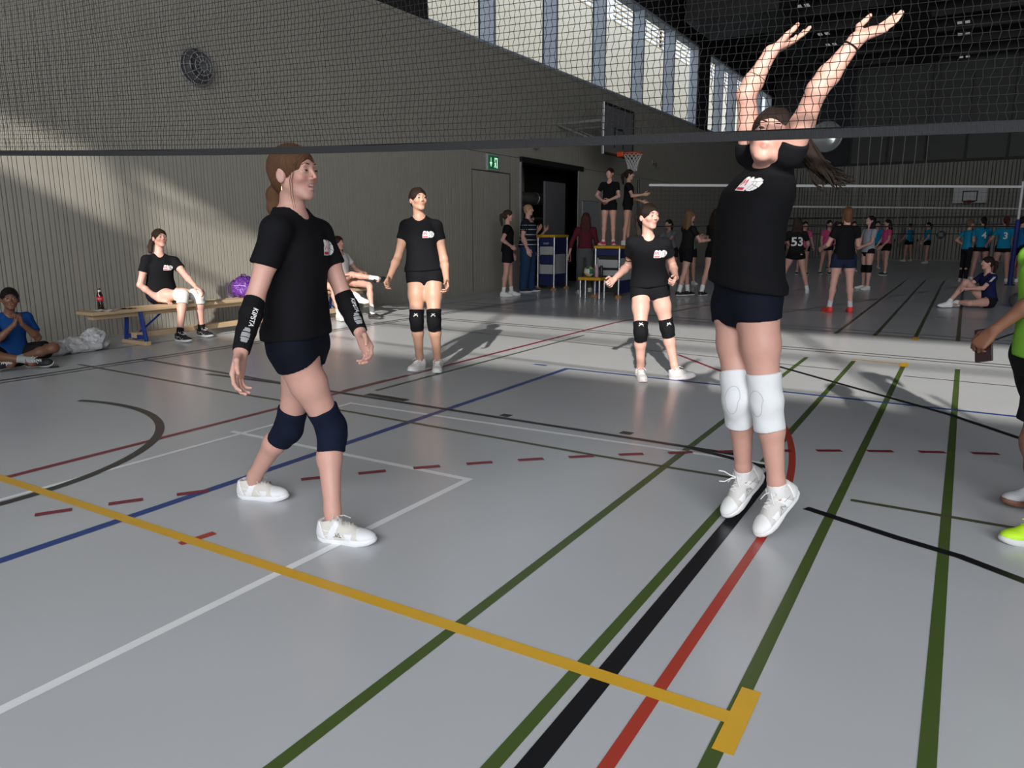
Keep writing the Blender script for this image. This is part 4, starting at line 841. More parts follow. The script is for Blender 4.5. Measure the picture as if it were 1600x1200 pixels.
# ---- girl standing behind, centre right
g4 = dict(pel=(-2.354,6.252,0.837), nek=(-2.366,6.195,1.255), hed=(-2.350,6.165,1.425), shR=(-2.491,6.144,1.228), elR=(-2.571,6.282,1.004), wrR=(-2.624,6.085,0.888), haR=(-2.651,5.997,0.842), hpR=(-2.425,6.222,0.814), anR=(-2.393,6.207,0.085), knR=(-2.356,6.081,0.448), shL=(-2.221,6.246,1.218), elL=(-2.210,6.420,1.007), wrL=(-2.109,6.223,0.913), haL=(-2.102,6.142,0.874), hpL=(-2.280,6.277,0.816), anL=(-2.127,6.367,0.085), knL=(-2.200,6.315,0.467), F=(0.638,-0.770,0.000))
g4 = {k: A3(v) for k, v in g4.items()}; g4['HF'] = nz(-CF*.86+CR*.46+UP*.02); toe_set(g4, 'R', -CF*.98-CR*.02); toe_set(g4, 'L', CR*.72-CF*.58+UP*.16, UP-CR*.1); g4['pnR'] = nz(CR*.5-CF*.6+UP*.3); g4['pnL'] = nz(-CR*.8-CF*.3)
LAB4 = 'player in black with black knee pads standing legs apart, fists half closed, in the sun'
E, base, I = person(LAB4, g4, 1.60, vox=.0074, skin='fair', hair=(.014, .009, .007), style='pony', shorts=BLACK, pads=(BLACK, .10, .10, .006), sl=.23, hem=.0, sleeve=.50, ease=1.06, shoes=((.72, .71, .70), (.74, .66, .66)), cur=(.95, 1.1), wr=.005, open_eye=.6, head_s=1.0)
crest(E, base, I, 1.25); pad_mark(E, base, LAB4, 'R', M_print_w); pad_mark(E, base, LAB4, 'L', M_print_w)
el, wr = g4['elR'], g4['shR']; c = el+(wr-el)*.28; t = Vector(nz(wr-el)); a = t.orthogonal().normalized(); b_ = t.cross(a)
MB().tube([Vector(c-base)+(a*math.cos(2*math.pi*i/18)+b_*math.sin(2*math.pi*i/18))*.040 for i in range(18)], .004, 6, closed=True).build('arm_band', m_cloth((.02, .015, .012)), E, True)
# ---- girl sitting on the bench
bgJ = dict(pel=(-8.50,5.67,0.545), nek=(-8.463,5.659,1.030), hed=(-8.440,5.680,1.225), shR=(-8.490,5.505,0.99), elR=(-8.522,5.416,0.672), wrR=(-8.397,5.573,0.484), haR=(-8.30,5.64,0.455), hpR=(-8.54,5.585,0.535), anR=(-8.051,5.566,0.090), knR=(-8.151,5.725,0.545), shL=(-8.368,5.807,0.967), elL=(-8.164,5.800,0.768), wrL=(-8.00,5.79,0.66), haL=(-7.94,5.82,0.615), hpL=(-8.46,5.755,0.535), anL=(-8.194,5.976,0.090), knL=(-8.138,5.940,0.540), F=(0.911,-0.413,0.000))
bgJ = {k: A3(v) for k, v in bgJ.items()}; bgJ['HF'] = nz(CR*.75-CF*.62+UP*.12); toe_set(bgJ, 'R', CR*.85-CF*.5); toe_set(bgJ, 'L', CR*.85-CF*.5); bgJ['pnR'] = nz(-UP); bgJ['pnL'] = nz(-UP)
LAB5 = 'player in black with white knee pads sitting on the wooden bench'
axb = head_axes(bgJ['HF'], nz(bgJ['hed']-bgJ['nek'])+A3((0, 0, 2))); tl = [hd(.02, -.09, .0, bgJ['hed'], axb, 1), hd(.045, -.12, -.03, bgJ['hed'], axb, 1), hd(.07, -.12, -.09, bgJ['hed'], axb, 1), hd(.085, -.10, -.15, bgJ['hed'], axb, 1)]
E, base, I = person(LAB5, bgJ, 1.72, vox=.0084, skin='fair', hair=(.030, .018, .012), tail=tl, pads=((.62, .61, .58), .10, .12, .010), sl=.20, hem=.03, sleeve=.48, ease=1.08, shoes=((.016, .016, .020), (.74, .74, .74), (.7, .7, .7)), socks=(.012, .012, .012), sock_h=.09, cur=(.3, .5), mouth=.3, trim=m_shoe((.72, .72, .72)), open_eye=.6)
crest(E, base, I, 1.25); teeth(E, base, bgJ['hed'], axb, 1.); hm = MB(); strands(hm, [p-base for p in tl], None, 30, (.012, .03), .005, 12, .012); hm.build('hair_strands', m_hair((.06, .035, .02)), E, True)
# ---- two girls sitting farther along the bench
A_ = dict(pel=(-8.45,8.776,0.56), nek=(-8.42,8.745,0.975), hed=(-8.40,8.69,1.135), shR=(-8.40,8.60,0.94), elR=(-8.34,8.50,0.72), wrR=(-8.16,8.55,.66), haR=(-8.06,8.58,.66), shL=(-8.44,8.89,.94), elL=(-8.36,9.02,.72), wrL=(-8.18,8.95,.68), haL=(-8.07,8.93,.68), hpR=(-8.45,8.695,.55), hpL=(-8.45,8.855,.55), knR=(-8.08,8.62,.66), anR=(-7.75,8.83,.60), knL=(-7.99,8.83,.50), anL=(-7.72,8.62,.09), F=(.97,-.2,0))
A_['knL'] = (-7.80, 8.70, .50); A_['anL'] = (-7.68, 8.60, .09)
A_ = {k: A3(v) for k, v in A_.items()}; A_['HF'] = nz(CR*.8-CF*.5); toe_set(A_, 'L', CR*.9-CF*.4); toe_set(A_, 'R', A3((.35, .9, .1)), A3((.8, -.3, .5)))
person('girl in a white printed t-shirt with one leg crossed, at the bench end', A_, 1.52, vox=.0095, skin='fair2', hair=(.035, .014, .012), style='bob', shirt=(.62, .61, .60), shorts=BLACK, sl=.25, hem=-.02, shoes=((.014, .014, .014), (.05, .05, .05), (.5, .5, .5)), socks=(.68, .68, .67), sock_h=.14, wr=.006, z0=None)
B_ = dict(pel=(-8.46,8.02,0.56), nek=(-8.50,8.0,1.02), hed=(-8.47,8.0,1.20), shR=(-8.50,7.85,0.99), elR=(-8.46,7.76,0.74), wrR=(-8.27,7.85,.66), haR=(-8.16,7.9,.66), shL=(-8.50,8.15,.99), elL=(-8.42,8.26,.74), wrL=(-8.25,8.12,.70), haL=(-8.15,8.06,.70), hpR=(-8.46,7.935,.55), hpL=(-8.46,8.105,.55), knR=(-8.06,8.13,.66), anR=(-7.62,8.24,.37), knL=(-8.03,8.16,.50), anL=(-7.95,8.17,.09), F=(.98,.1,0))
B_ = {k: A3(v) for k, v in B_.items()}; toe_set(B_, 'L', CR*.6-CF*.8); toe_set(B_, 'R', A3((.95, .25, -.1)), A3((.2, 0, 1)))
person('person in white trainers with legs crossed, sitting hidden behind the striding player', B_, 1.55, vox=.012, skin='fair2', hair=(.05, .03, .02), style='pony', shirt=(.03, .03, .035), shorts=BLACK, sl=.25, shoes=((.74, .74, .74), (.76, .76, .76)), socks=(.72, .72, .72), sock_h=.10, z0=None)
# ---- boy sitting cross-legged at the left edge
def local(at, F, d):
    F = nz(F); R = A3((F[1], -F[0], 0)); return {k: A3(at)+R*v[0]+F*v[1]+UP*v[2] for k, v in d.items()}
KF = nz(CR*.72-CF*.62)
kb = local((-7.86, 3.60, 0), KF, dict(pel=(0, 0, .13), nek=(0, .07, .53), hed=(-.01, .13, .675), hpR=(.085, 0, .12), hpL=(-.085, 0, .12), knR=(.30, .22, .19), knL=(-.30, .26, .19), anR=(-.06, .34, .10), anL=(.09, .26, .10), shR=(.15, .07, .50), shL=(-.15, .07, .50), elR=(.17, .22, .30), elL=(-.17, .24, .30), wrR=(.03, .31, .45), wrL=(-.03, .32, .45), haR=(.0, .30, .53), haL=(-.01, .33, .53)))
kb['F'] = KF; kb['HF'] = nz(CR*.62-CF*.78+UP*.04); KR = A3((KF[1], -KF[0], 0)); kb['toeR'] = nz(-KR*.85+KF*.4); kb['toeL'] = nz(KR*.9+KF*.2); kb['tupR'] = nz(UP*.5+KF*.8); kb['tupL'] = nz(UP*.5+KF*.8); kb['pnR'] = nz(-KR); kb['pnL'] = nz(KR)
E, base, I = person('smiling boy in a blue shirt sitting cross-legged on the floor at the left edge', kb, 1.48, vox=.0084, skin='brown', hair=(.008, .006, .006), style='short', shirt=(.008, .05, .19), shorts=(.010, .010, .011), sl=.75, hem=.0, sleeve=.7, shoes=((.012, .012, .013), (.60, .60, .60)), socks=(.30, .31, .31), sock_h=.13, mouth=.35, cur=(.9, .9), ease=1.05, z0=None, open_eye=.4)
teeth(E, base, kb['hed'], I['ax'], I['hs'], .016, -.050)
# ---- children at the right edge
LABK = 'child in a lime green shirt, black shorts and neon shoes at the right edge'
rk = pose(1.50, (.335, 3.795), 121, lean=2, legL=(12, 3, 24), legR=(-22, 3, 6), armL=(18, 14, 30), armR=(-30, 8, 5), out=4)
rk['elL'] = A3((.27, 3.72, 1.03)); rk['wrL'] = A3((.135, 3.73, .885)); rk['haL'] = A3((.075, 3.74, .80)); rk['pnL'] = nz(CR*.9+CF*.3)
Ek, bk, Ik = person(LABK, rk, 1.50, vox=.0088, skin='dark', hair=(.01, .008, .007), style='short', shirt=(.22, .52, .05), shorts=(.012, .012, .014), sl=.80, hem=-.06, sleeve=.6, shoes=((.45, .75, .02), (.55, .57, .55), (.5, .8, .03)), socks=(.02, .02, .02), sock_h=.12, cur=(.2, .75), fat=.95, ease=1.05, fine=True)
rk2 = pose(1.58, (.56, 4.41), 121, legL=(22, 3, 8), legR=(-10, 4, 4), armL=(-15, 8, 5), armR=(-15, 8, 5), out=5)
person('player in grey patterned shoes standing just outside the right edge', rk2, 1.58, vox=.0105, skin='tan', hair=(.02, .012, .01), shirt=(.02, .02, .022), shoes=((.42, .43, .45), (.16, .07, .04), (.5, .5, .5)), trim=m_shoe((.7, .68, .7)), fine=False)
ph = empty('mobile_phone', rk['wrL']+nz(rk['haL']-rk['wrL'])*.085+rk['pnL']*.032, 'dark mobile phone in the hand of the child at the right edge', 'phone')
d_ = nz(rk['haL']-rk['wrL']); l_ = nz(np.cross(d_, rk['pnL'])); n_ = np.cross(l_, d_)
for nm, m_, hx, hy, hz, off, rd_ in (('phone_case', mat('phone_case', (.03, .015, .017), .4), .037, .073, .0045, 0, .004), ('phone_screen', mat('phone_screen', (.008, .008, .010), .1), .034, .069, .0006, .0048, 0)):
    mb = MB().box(-hx, hx, -hy, hy, off-hz, off+hz, bev=rd_); mb.v = [tuple(A3(nz(l_*.75+d_*.66))*v[1]+A3(nz(d_*.75-l_*.66))*v[0]+n_*v[2]) for v in mb.v]; mb.build(nm, m_, ph)
# ================================================================== THINGS IN THE HALL
# ---- the badminton-type net across the court
NX0, NX1, NY, NH = -4.95, 1.75, 1.84, .74
nzb = lambda x: 1.488+.0038*x*x-.0244*x
net = empty('court_net', (-1.6, NY, 0), 'black fine-meshed net with a black bottom tape stretched across the front of the court', 'net')
M_net = mat('black_twine', (.010, .010, .011), .8); M_tape = mat('black_net_tape', (.012, .012, .014), .75, bump=.5, bscale=60, stretch=(12, 1, 1))
def netting(name, parent, nx, nz_, fn, r, zig):
    """square netting: fn(i,j) knot positions; three-sided twines"""
    P = fn(*np.meshgrid(np.arange(nx+1), np.arange(nz_+1), indexing='ij'))
    off = np.array([(0, -1, 0), (0, .5, .866), (0, .5, -.866)])*r; offv = np.array([(0, -1, 0), (.866, .5, 0), (-.866, .5, 0)])*r; V = []; Q = []
    b = 0
    for O, axis in ((off, 0), (offv, 1)):
        W = P[:, :, None, :]+O[None, None]; V.append(W.reshape(-1, 3)); idx = np.arange(W.shape[0]*W.shape[1]*3).reshape(W.shape[:3])+b; b += W.shape[0]*W.shape[1]*3
        A_, B_ = (idx[:-1], idx[1:]) if axis == 0 else (idx[:, :-1], idx[:, 1:])
        for k in range(3): Q.append(np.stack([A_[..., k], A_[..., (k+1) % 3], B_[..., (k+1) % 3], B_[..., k]], -1).reshape(-1, 4))
    me = npmesh(name, np.concatenate(V), np.concatenate(Q)); o = link(name, me, M_net, parent); o['kind'] = 'stuff'; return o
NC = .0160; nnx = int((NX1-NX0)/NC); nnz = 43
def fn(i, j):
    x = NX0+i*NC; ph = .0022*np.where((j+i) % 2 == 0, 1, -1)+.004*np.sin(j*.55+i*.07); z = nzb(x)+.022+j*(NH/nnz)*1.0
    y = .012*np.sin(x*2.1+j*.06)+.006*np.sin(x*5+j*.2); return np.stack([x+ph+1.6, y, z], -1)
netting('netting', net, nnx, nnz, fn, .00095, .002)
def tape(name, z0, hgt, th, parent, m):
    V = []; F = []; n = 60
    for i in range(n+1):
        x = NX0+(NX1-NX0)*i/n; z = nzb(x)+z0; y = .012*math.sin(x*2.1)
        V += [(x+1.6, y-th, z), (x+1.6, y-th, z+hgt), (x+1.6, y+th, z+hgt), (x+1.6, y+th, z)]
    for i in range(n): F += [(4*i+k, 4*i+(k+1) % 4, 4*i+4+(k+1) % 4, 4*i+4+k) for k in range(4)]
    F += [(0, 1, 2, 3), (4*n+3, 4*n+2, 4*n+1, 4*n)]; return MB().add(V, F).build(name, m, parent)
tape('bottom_tape', 0, .023, .0025, net, M_tape); tape('top_tape', NH+.02, .03, .0025, net, M_tape)
for x in (NX0-.04, NX1+.04):
    MB().lathe([(.022, 0), (.022, 2.42), (.016, 2.44)], 14, (x+1.6, 0, 0)).build('post', M_black, net, True); MB().lathe([(.22, 0), (.22, .03), (.05, .06)], 24, (x+1.6, 0, 0)).build('post_base', M_black, net, True)
# ---- volleyball nets of the courts behind
def far_net(label, a, b, cell, top, pads=True):
    a, b = Vector(a), Vector(b); L = (b-a).length; u = (b-a)/L; e = empty('volleyball_net', (a.x, a.y, 0), label, 'net', rz=math.atan2(u.y, u.x))
    for z0, h in ((top-.055, .055), (top-1.0, .03)): MB().box(0, L, -.006, .006, z0, z0+h).build('net_tape', M_white if z0 > 2 else mat('dark_tape', (.02, .02, .02), .7), e)
    n = int(L/cell); m = int(.9/cell); netting('netting', e, n, m, lambda i, j: np.stack([i*(L/n), 0*i, top-.98+j*(.92/m)], -1), .002 if cell < .15 else .0015, 0)
    for x, s in ((-.25, 0), (L+.02, 1)):
        MB().lathe([(.03, 0), (.03, top+.1)], 12, (x, 0, 0)).build('post', mat('post_white' if s else 'post_dark', (.6, .6, .6) if s else (.03, .03, .03), .4), e, True)
        if s and pads: MB().lathe([(.05, .02), (.055, .05), (.055, 1.58), (.045, 1.62)], 16, (x, 0, 0)).build('post_pad', mat('blue_pad', (.012, .02, .16), .6), e, True)
        MB().lathe([(.12, 0), (.12, .02)], 16, (x, 0, 0)).build('post_base', M_black, e, True)
    return e
far_net('volleyball net with white top tape on the middle court', (-6.6, 17.25, 0), (1.01, 22.6, 0), .10, 2.43)
far_net('second volleyball net with white top tape near the far wall', (-5.75, 28.2, 0), (1.8, 35.6, 0), .2, 2.24)
# ---- gymnastics bench against the wall
M_wood = mat('pale_beech', (.50, .36, .22), .45, noise=.18, nscale=5, stretch=(14, 1, 1)); M_blue = mat('blue_lacquer', (.012, .035, .22), .35)
BX, BY0, BY1 = -8.30, 4.58, 9.1
bench = empty('gym_bench', (BX, BY0, 0), 'long wooden gym bench with blue steel legs along the ribbed wall', 'bench'); BL = BY1-BY0
MB().box(-.16, .16, 0, BL, .392, .432, bev=.008).build('seat_board', M_wood, bench)
MB().box(-.05, .05, .06, BL-.06, .335, .392, bev=.005).build('centre_beam', M_wood, bench); MB().box(-.05, .05, .55, BL-.55, .075, .14, bev=.006).build('floor_rail', M_wood, bench)
for y in (.58, BL-.58):
    lg = MB().box(-.03, .03, y-.025, y+.025, .06, .12); lg.tube([(-.13, y, .392), (-.20, y, .05)], .024, 8).tube([(.13, y, .392), (.20, y, .05)], .024, 8).box(-.20, .20, y-.02, y+.02, .07, .115, bev=.004).build('steel_leg', M_blue, bench)
    MB().box(-.24, .24, y-.035, y+.035, 0, .05, bev=.008).build('wooden_foot', M_wood, bench); MB().tube([(0, y, .1), (0, y+(.35 if y < 2 else -.35), .34)], .012, 8).build('brace', M_blue, bench)
# ---- on and beside the bench
bt = empty('drink_bottle', (-8.385, 4.83, .432), 'cola bottle with red label and black cap on the bench end', 'bottle')
MB().lathe([(.0, .0), (.030, .002), (.034, .012), (.034, .05), (.031, .075), (.034, .095), (.034, .155), (.030, .175), (.014, .212), (.0125, .225)], 24).build('bottle_body', mat('cola_glass', (.018, .006, .004), .06, spec=.7, coat=.6), bt, True)
MB().lathe([(.0305, .171), (.014, .2125), (.0130, .226)], 24, cap=False).build('bottle_neck', mat('clear_plastic', (.45, .42, .40), .08, spec=.7), bt, True)
lb = MB().lathe([(.0347, .098), (.0347, .152)], 24, cap=False).build('label', mat('red_label', (.55, .012, .02), .4), bt, True); MB().lathe([(.0135, .224), (.0150, .226), (.0150, .244), (.013, .246)], 20).build('cap', M_black, bt, True)
V, F_ = text_mesh('Coca-Cola', .0135, True); MB().add([(math.sin(v[0]/.035+.75)*.0353, -math.cos(v[0]/.035+.75)*.0353, .127+v[1]) for v in V], F_).build('label_lettering', M_print_w, lb)
tw = MB(); V = []; F_ = []; n = 16
for i in range(n+1):
    for j in range(n+1):
        x = (i/n-.5)*.22; y = (j/n-.5)*.15; V.append((x, y, .006+.006*math.sin(i*.9+j*.4)+.004*math.cos(j*1.1)))
for i in range(n):
    for j in range(n): F_.append((i*(n+1)+j, (i+1)*(n+1)+j, (i+1)*(n+1)+j+1, i*(n+1)+j+1))
o = tag(MB().add(V, F_).build('folded_towel', mat('pale_towel', (.55, .55, .56), .9, bump=.4, bscale=200), None, True), 'small pale cloth lying on the bench beside the bottle', 'towel'); o.location = (-8.22, 4.78, .4335); o.rotation_euler[2] = .6
so_ = o.modifiers.new('thick', 'SOLIDIFY'); so_.thickness = .004; so_.offset = 1
gl = empty('goggles', (-8.19, 5.02, .434), 'dark sports glasses lying on the bench', 'glasses', rz=.7)
for s in (-1, 1): MB().lathe([(.022, 0), (.026, .004), (.022, .010)], 16, (s*.034, 0, .002)).build('lens', mat('dark_lens', (.01, .01, .01), .15), gl, True)
MB().tube([(-.01, 0, .008), (.01, 0, .008)], .003, 6).build('bridge', M_black, gl); 
for s in (-1, 1): MB().tube([(s*.06, 0, .006), (s*.085, .03, .006), (s*.06, .08, .004)], .0035, 6).build('strap', M_black, gl, True)
from mathutils import noise as mnoise
def crumple(o, amp, fr, floor_z=-9):
    nor = [v.normal.copy() for v in o.data.vertices]
    for v, nr in zip(o.data.vertices, nor):
        p = v.co.copy(); n = abs(mnoise.noise(Vector((p.x*fr+p.z*6, p.y*fr*.7, p.z*fr))))+.6*abs(mnoise.noise(Vector((p.x*fr*1.9, p.y*fr*1.5+p.x*fr, p.z*fr*1.9+4)))); v.co = p+nr*(amp*(.55-n))*min(1, max(0, (p.z-floor_z)/.03))
# purple rucksack
bg_ = empty('rucksack', (-8.33, 6.80, .432), 'shiny purple rucksack standing on the bench beside the wall', 'bag', rz=.4)
S = SDF(); S.add(Ell((0, 0, .11), (.17, .11, .12)), .03); S.add(Ell((-.02, 0, .18), (.12, .085, .10)), .05); S.noise = (.010, 30, rand_dirs(5, 21)); S.sub(Half((0, 0, .004), (0, 0, -1), None), .01)
bo = sdf_obj('bag_body', S, .008, mat('purple_nylon', (.10, .025, .21), .42, noise=.2, nscale=12, bump=.4, bscale=40), bg_, A3((0, 0, 0)))
S = SDF(); S.add(Ell((.03, -.095, .10), (.10, .045, .075)), .02); S.noise = (.006, 40, rand_dirs(4, 22)); po = sdf_obj('front_pocket', S, .008, mat('purple_nylon'), bg_, A3((0, 0, 0))); crumple(bo, .045, 14, 0); crumple(po, .03, 18, 0)
MB().tube([(-.12, -.06, .24), (-.20, -.08, .16), (-.21, -.09, .05), (-.13, -.09, .01)], .010, 8).build('shoulder_strap', mat('dark_purple_strap', (.06, .02, .12), .6), bg_, True); MB().tube([(-.05, 0, .26), (-.03, -.01, .31), (.02, -.01, .31), (.04, 0, .26)], .009, 8).build('top_handle', mat('dark_purple_strap'), bg_, True)
MB().tube([(-.10, -.098, .16), (0, -.13, .17), (.12, -.10, .15)], .004, 6).build('zip', mat('purple_zip', (.45, .35, .6), .4), bg_, True)
# crumpled grey jacket on the floor
jk = empty('crumpled_jacket', (-8.35, 4.45, 0), 'crumpled shiny pale grey jacket lying on the floor by the wall', 'jacket')
S = SDF(); S.add(Ell((0, .10, .05), (.17, .27, .10)), .05); S.add(Ell((.04, .22, .12), (.12, .13, .10)), .06); S.add(Ell((.03, -.18, .04), (.13, .17, .07)), .05); S.noise = (.030, 26, rand_dirs(7, 31)); S.sub(Half((0, 0, .002), (0, 0, -1), None), .01)
jo = sdf_obj('jacket_cloth', S, .0075, mat('silver_grey_nylon', (.50, .50, .51), .42, bump=.6, bscale=30), jk, A3((0, 0, 0)))
crumple(jo, .05, 13, 0)
S = SDF(); S.add(Cone((.12, -.05, .05), (.16, .2, .06), .05, .045), .02); S.noise = (.014, 26, rand_dirs(5, 32)); S.sub(Half((0, 0, .002), (0, 0, -1), None), .01); sdf_obj('jacket_sleeve', S, .008, mat('silver_grey_nylon'), jk, A3((0, 0, 0)))
o = tag(MB().box(-.04, .04, -.08, .08, 0, .009, bev=.003).build('phone_on_floor', mat('phone_case_black', (.008, .008, .008), .2)), 'black phone lying on the floor in front of the boy', 'phone'); o.location = (-7.58, 3.83, .002); o.rotation_euler[2] = 1.2
MB().box(-.036, .036, -.076, .076, .0088, .0096).build('screen', mat('phone_screen'), o)
# ---- round loudspeaker behind a wire guard, on the left wall
sp2 = empty('wall_speaker', (XW, 6.86, 3.46), 'round grey loudspeaker with wire guard high on the left wall', 'speaker')
MB().lathe([(.20, .0), (.20, .10), (.17, .13), (.10, .09), (.06, .06), (0.001, .07)], 32, ax='x').build('speaker_cone', mat('speaker_grey', (.06, .06, .065), .5), sp2, True)
M_wire = mat('guard_wire', (.34, .34, .36), .4, .4)
for k, (r, x) in enumerate(((.235, .03), (.23, .10), (.18, .16), (.12, .185), (.06, .195))): MB().tube([(x, r*math.cos(a), r*math.sin(a)) for a in np.linspace(0, 2*math.pi, 33)[:-1]], .006 if k else .012, 6, closed=True).build('guard_ring', M_wire, sp2, True)
for k in range(12):
    a = math.pi*2*k/12; MB().tube([(x, r*math.cos(a), r*math.sin(a)) for r, x in ((.235, .03), (.23, .10), (.18, .16), (.12, .185), (.06, .195))], .004, 5).build('guard_bar', M_wire, sp2, True)
# ---- exit sign: down arrow and running figure at a door
ex = empty('exit_sign', (XW+.02, 14.23, 2.80), 'lit green emergency exit sign with down arrow above the flush door', 'sign')
MB().box(-.02, .03, -.23, .23, -.17, .17, bev=.008).build('sign_housing', mat('sign_grey', (.35, .37, .36), .5), ex)
MB().box(.03, .034, -.20, .20, -.14, .14).build('sign_panel', mat('sign_green', (.004, .11, .035), .4, emit=(.004, .16, .045), estr=.35), ex)
M_sw = mat('sign_white', (.7, .9, .75), .4, emit=(.62, 1., .72), estr=.8)
def sgn(name, poly): MB().prism([(p[0], p[1]) for p in poly], .0345, .037, M=Matrix(((0, 0, 1, 0), (1, 0, 0, 0), (0, 1, 0, 0), (0, 0, 0, 1)))).build(name, M_sw, ex)
sgn('arrow', [(-.115, .10), (-.095, .10), (-.095, .0), (-.055, .0), (-.105, -.10), (-.155, .0), (-.115, .0)])
sgn('door_symbol', [(.04, .10), (.16, .10), (.16, -.12), (.135, -.12), (.135, .07), (.065, .07), (.065, .02), (.04, .02)])
sgn('running_figure', [(.045, .0), (.075, .01), (.10, -.02), (.085, -.05), (.115, -.09), (.095, -.11), (.06, -.065), (.04, -.11), (.02, -.10), (.05, -.045), (.03, -.02)])
# ---- small wall lamps, white notice board
for (y, z, lab) in ((15.9, 3.42, 'small grey wall lamp above the store room doorway'), (24.0, 3.55, 'small grey wall lamp beyond the basketball hoop')):
    e = empty('wall_lamp', (XW, y, z), lab, 'lamp'); MB().box(0, .05, -.06, .06, -.08, .08, bev=.01).build('wall_plate', mat('lamp_grey', (.18, .18, .17), .5), e); MB().tube([(.05, 0, 0), (.16, 0, .02), (.2, 0, -.10)], .025, 10).build('lamp_arm', mat('lamp_grey'), e, True); MB().lathe([(.03, 0), (.06, -.10), (.055, -.10)], 16, (.2, 0, -.08)).build('lamp_head', mat('lamp_grey'), e, True)
nb = empty('notice_board', (XW+.02, 19.25, 1.6), 'pale grey notice board on the wall behind the woman in maroon', 'board'); MB().box(0, .025, -.5, .5, -.62, .54, bev=.005).build('board_panel', mat('board_grey', (.30, .31, .33), .5), nb); MB().box(.0, .032, -.52, .52, .54, .56).box(.0, .032, -.52, .52, -.64, -.62).build('board_frame', M_steel, nb)
# ---- basketball hoop on the left wall
HX, HY, HZ = -7.62, 17.75, 0
bb = empty('basketball_hoop', (HX, HY, 3.05), 'basketball backboard with orange rim and white net bracketed off the left wall', 'hoop')
M_bbd = mat('backboard_grey', (.16, .16, .165), .35); M_or = mat('orange_rim', (.62, .075, .02), .45)
MB().box(-.03, 0, -.9, .9, .13, 1.22, bev=.006).build('backboard', M_bbd, bb)
fr = MB().box(-.035, .012, -.93, .93, 1.20, 1.26).box(-.035, .012, -.93, .93, .08, .14).box(-.035, .012, .87, .93, .08, 1.26); fr.build('edge_padding', M_black, bb)
MB().box(-.04, .016, -.935, -.89, .08, 1.26, bev=.005).build('edge_profile', M_steel, bb)
for b_ in ((-.30, .30, .70, .75), (-.30, -.25, .28, .75), (.25, .30, .28, .75)): MB().box(.001, .005, b_[0], b_[1], b_[2], b_[3]).build('target_line', M_black, bb)
MB().tube([(.38+.23*math.cos(a), .23*math.sin(a), .15) for a in np.linspace(0, 2*math.pi, 33)[:-1]], .017, 10, closed=True).build('rim', M_or, bb, True); MB().box(0, .17, -.12, .12, .08, .20, bev=.02).build('rim_bracket', M_or, bb)
nm = MB()
for k in range(12):
    for s in (-1, 1):
        P = []
        for j in range(7):
            a = 2*math.pi*k/12+s*j*.26; r = (.225, .20, .17, .145, .125, .115, .115)[j]; P.append((.38+r*math.cos(a), r*math.sin(a), .14-j*.068))
        nm.tube(P, .006, 4)
o = nm.build('hoop_net', mat('white_cord', (.62, .62, .60), .8), bb); o['kind'] = 'stuff'
for y in (-.55, .55): MB().tube([(-.03, y, .9), (XW-HX+.012, y*.9, .9)], .035, 8).tube([(-.03, y, .3), (XW-HX+.012, y*.9, .9)], .025, 8).build('wall_bracket', mat('bracket_grey', (.22, .22, .21), .5), bb)
# ---- backboard on the far wall
b2 = empty('far_backboard', (-.11, 40.5, 2.6), 'white basketball backboard with black square and dark red rim on the far wall', 'hoop')
MB().box(-.66, .66, 0, .04, .03, .74, bev=.006).build('backboard', mat('far_board_white', (.50, .50, .50), .5), b2)
for q in ((-.30, .30, .52, .57), (-.30, -.25, .12, .57), (.25, .30, .12, .57), (-.30, .30, .10, .14)): MB().box(q[0], q[1], -.006, 0, q[2], q[3]).build('target_line', M_black, b2)
MB().tube([(.22*math.cos(a), -.30+.22*math.sin(a), .08) for a in np.linspace(0, 2*math.pi, 25)[:-1]], .022, 8, closed=True).build('rim', mat('dark_red_rim', (.20, .015, .02), .5), b2, True); MB().box(-.08, .08, -.1, 0, .0, .16).build('rim_bracket', mat('dark_red_rim'), b2)
for x in (-.4, .4): MB().box(x-.04, x+.04, .04, .475, .3, .38).build('wall_bracket', M_black, b2)
# ---- climbing ropes hanging before the far wall
rb = empty('rope_rail', (-3.1, 38, 5.55), 'metal rail for climbing ropes high before the far wall', 'rail'); MB().box(-1.65, 1.5, -.04, .04, 0, .06, bev=.01).build('rail_bar', M_steel, rb)
for x in (-1.55, 1.4): MB().tube([(x, 0, .06), (x, 0, 3.75)], .012, 8).build('hanger', M_black, rb)
for k in range(7):
    x = -4.62+.455*k; o = empty('climbing_rope', (x, 38, 0), 'pale climbing rope hanging from the rail at the far wall, number %s from the left' % ('one', 'two', 'three', 'four', 'five', 'six', 'seven')[k], 'rope', 'climbing ropes'); MB().tube([(.01*math.sin(z*2+k), 0, z) for z in np.linspace(1.0, 5.54, 14)], .016, 8).build('rope', mat('pale_rope', (.42, .41, .38), .9), o, True); MB().lathe([(.02, .92), (.035, .95), (.03, 1.02)], 10).build('rope_end', M_black, o, True)
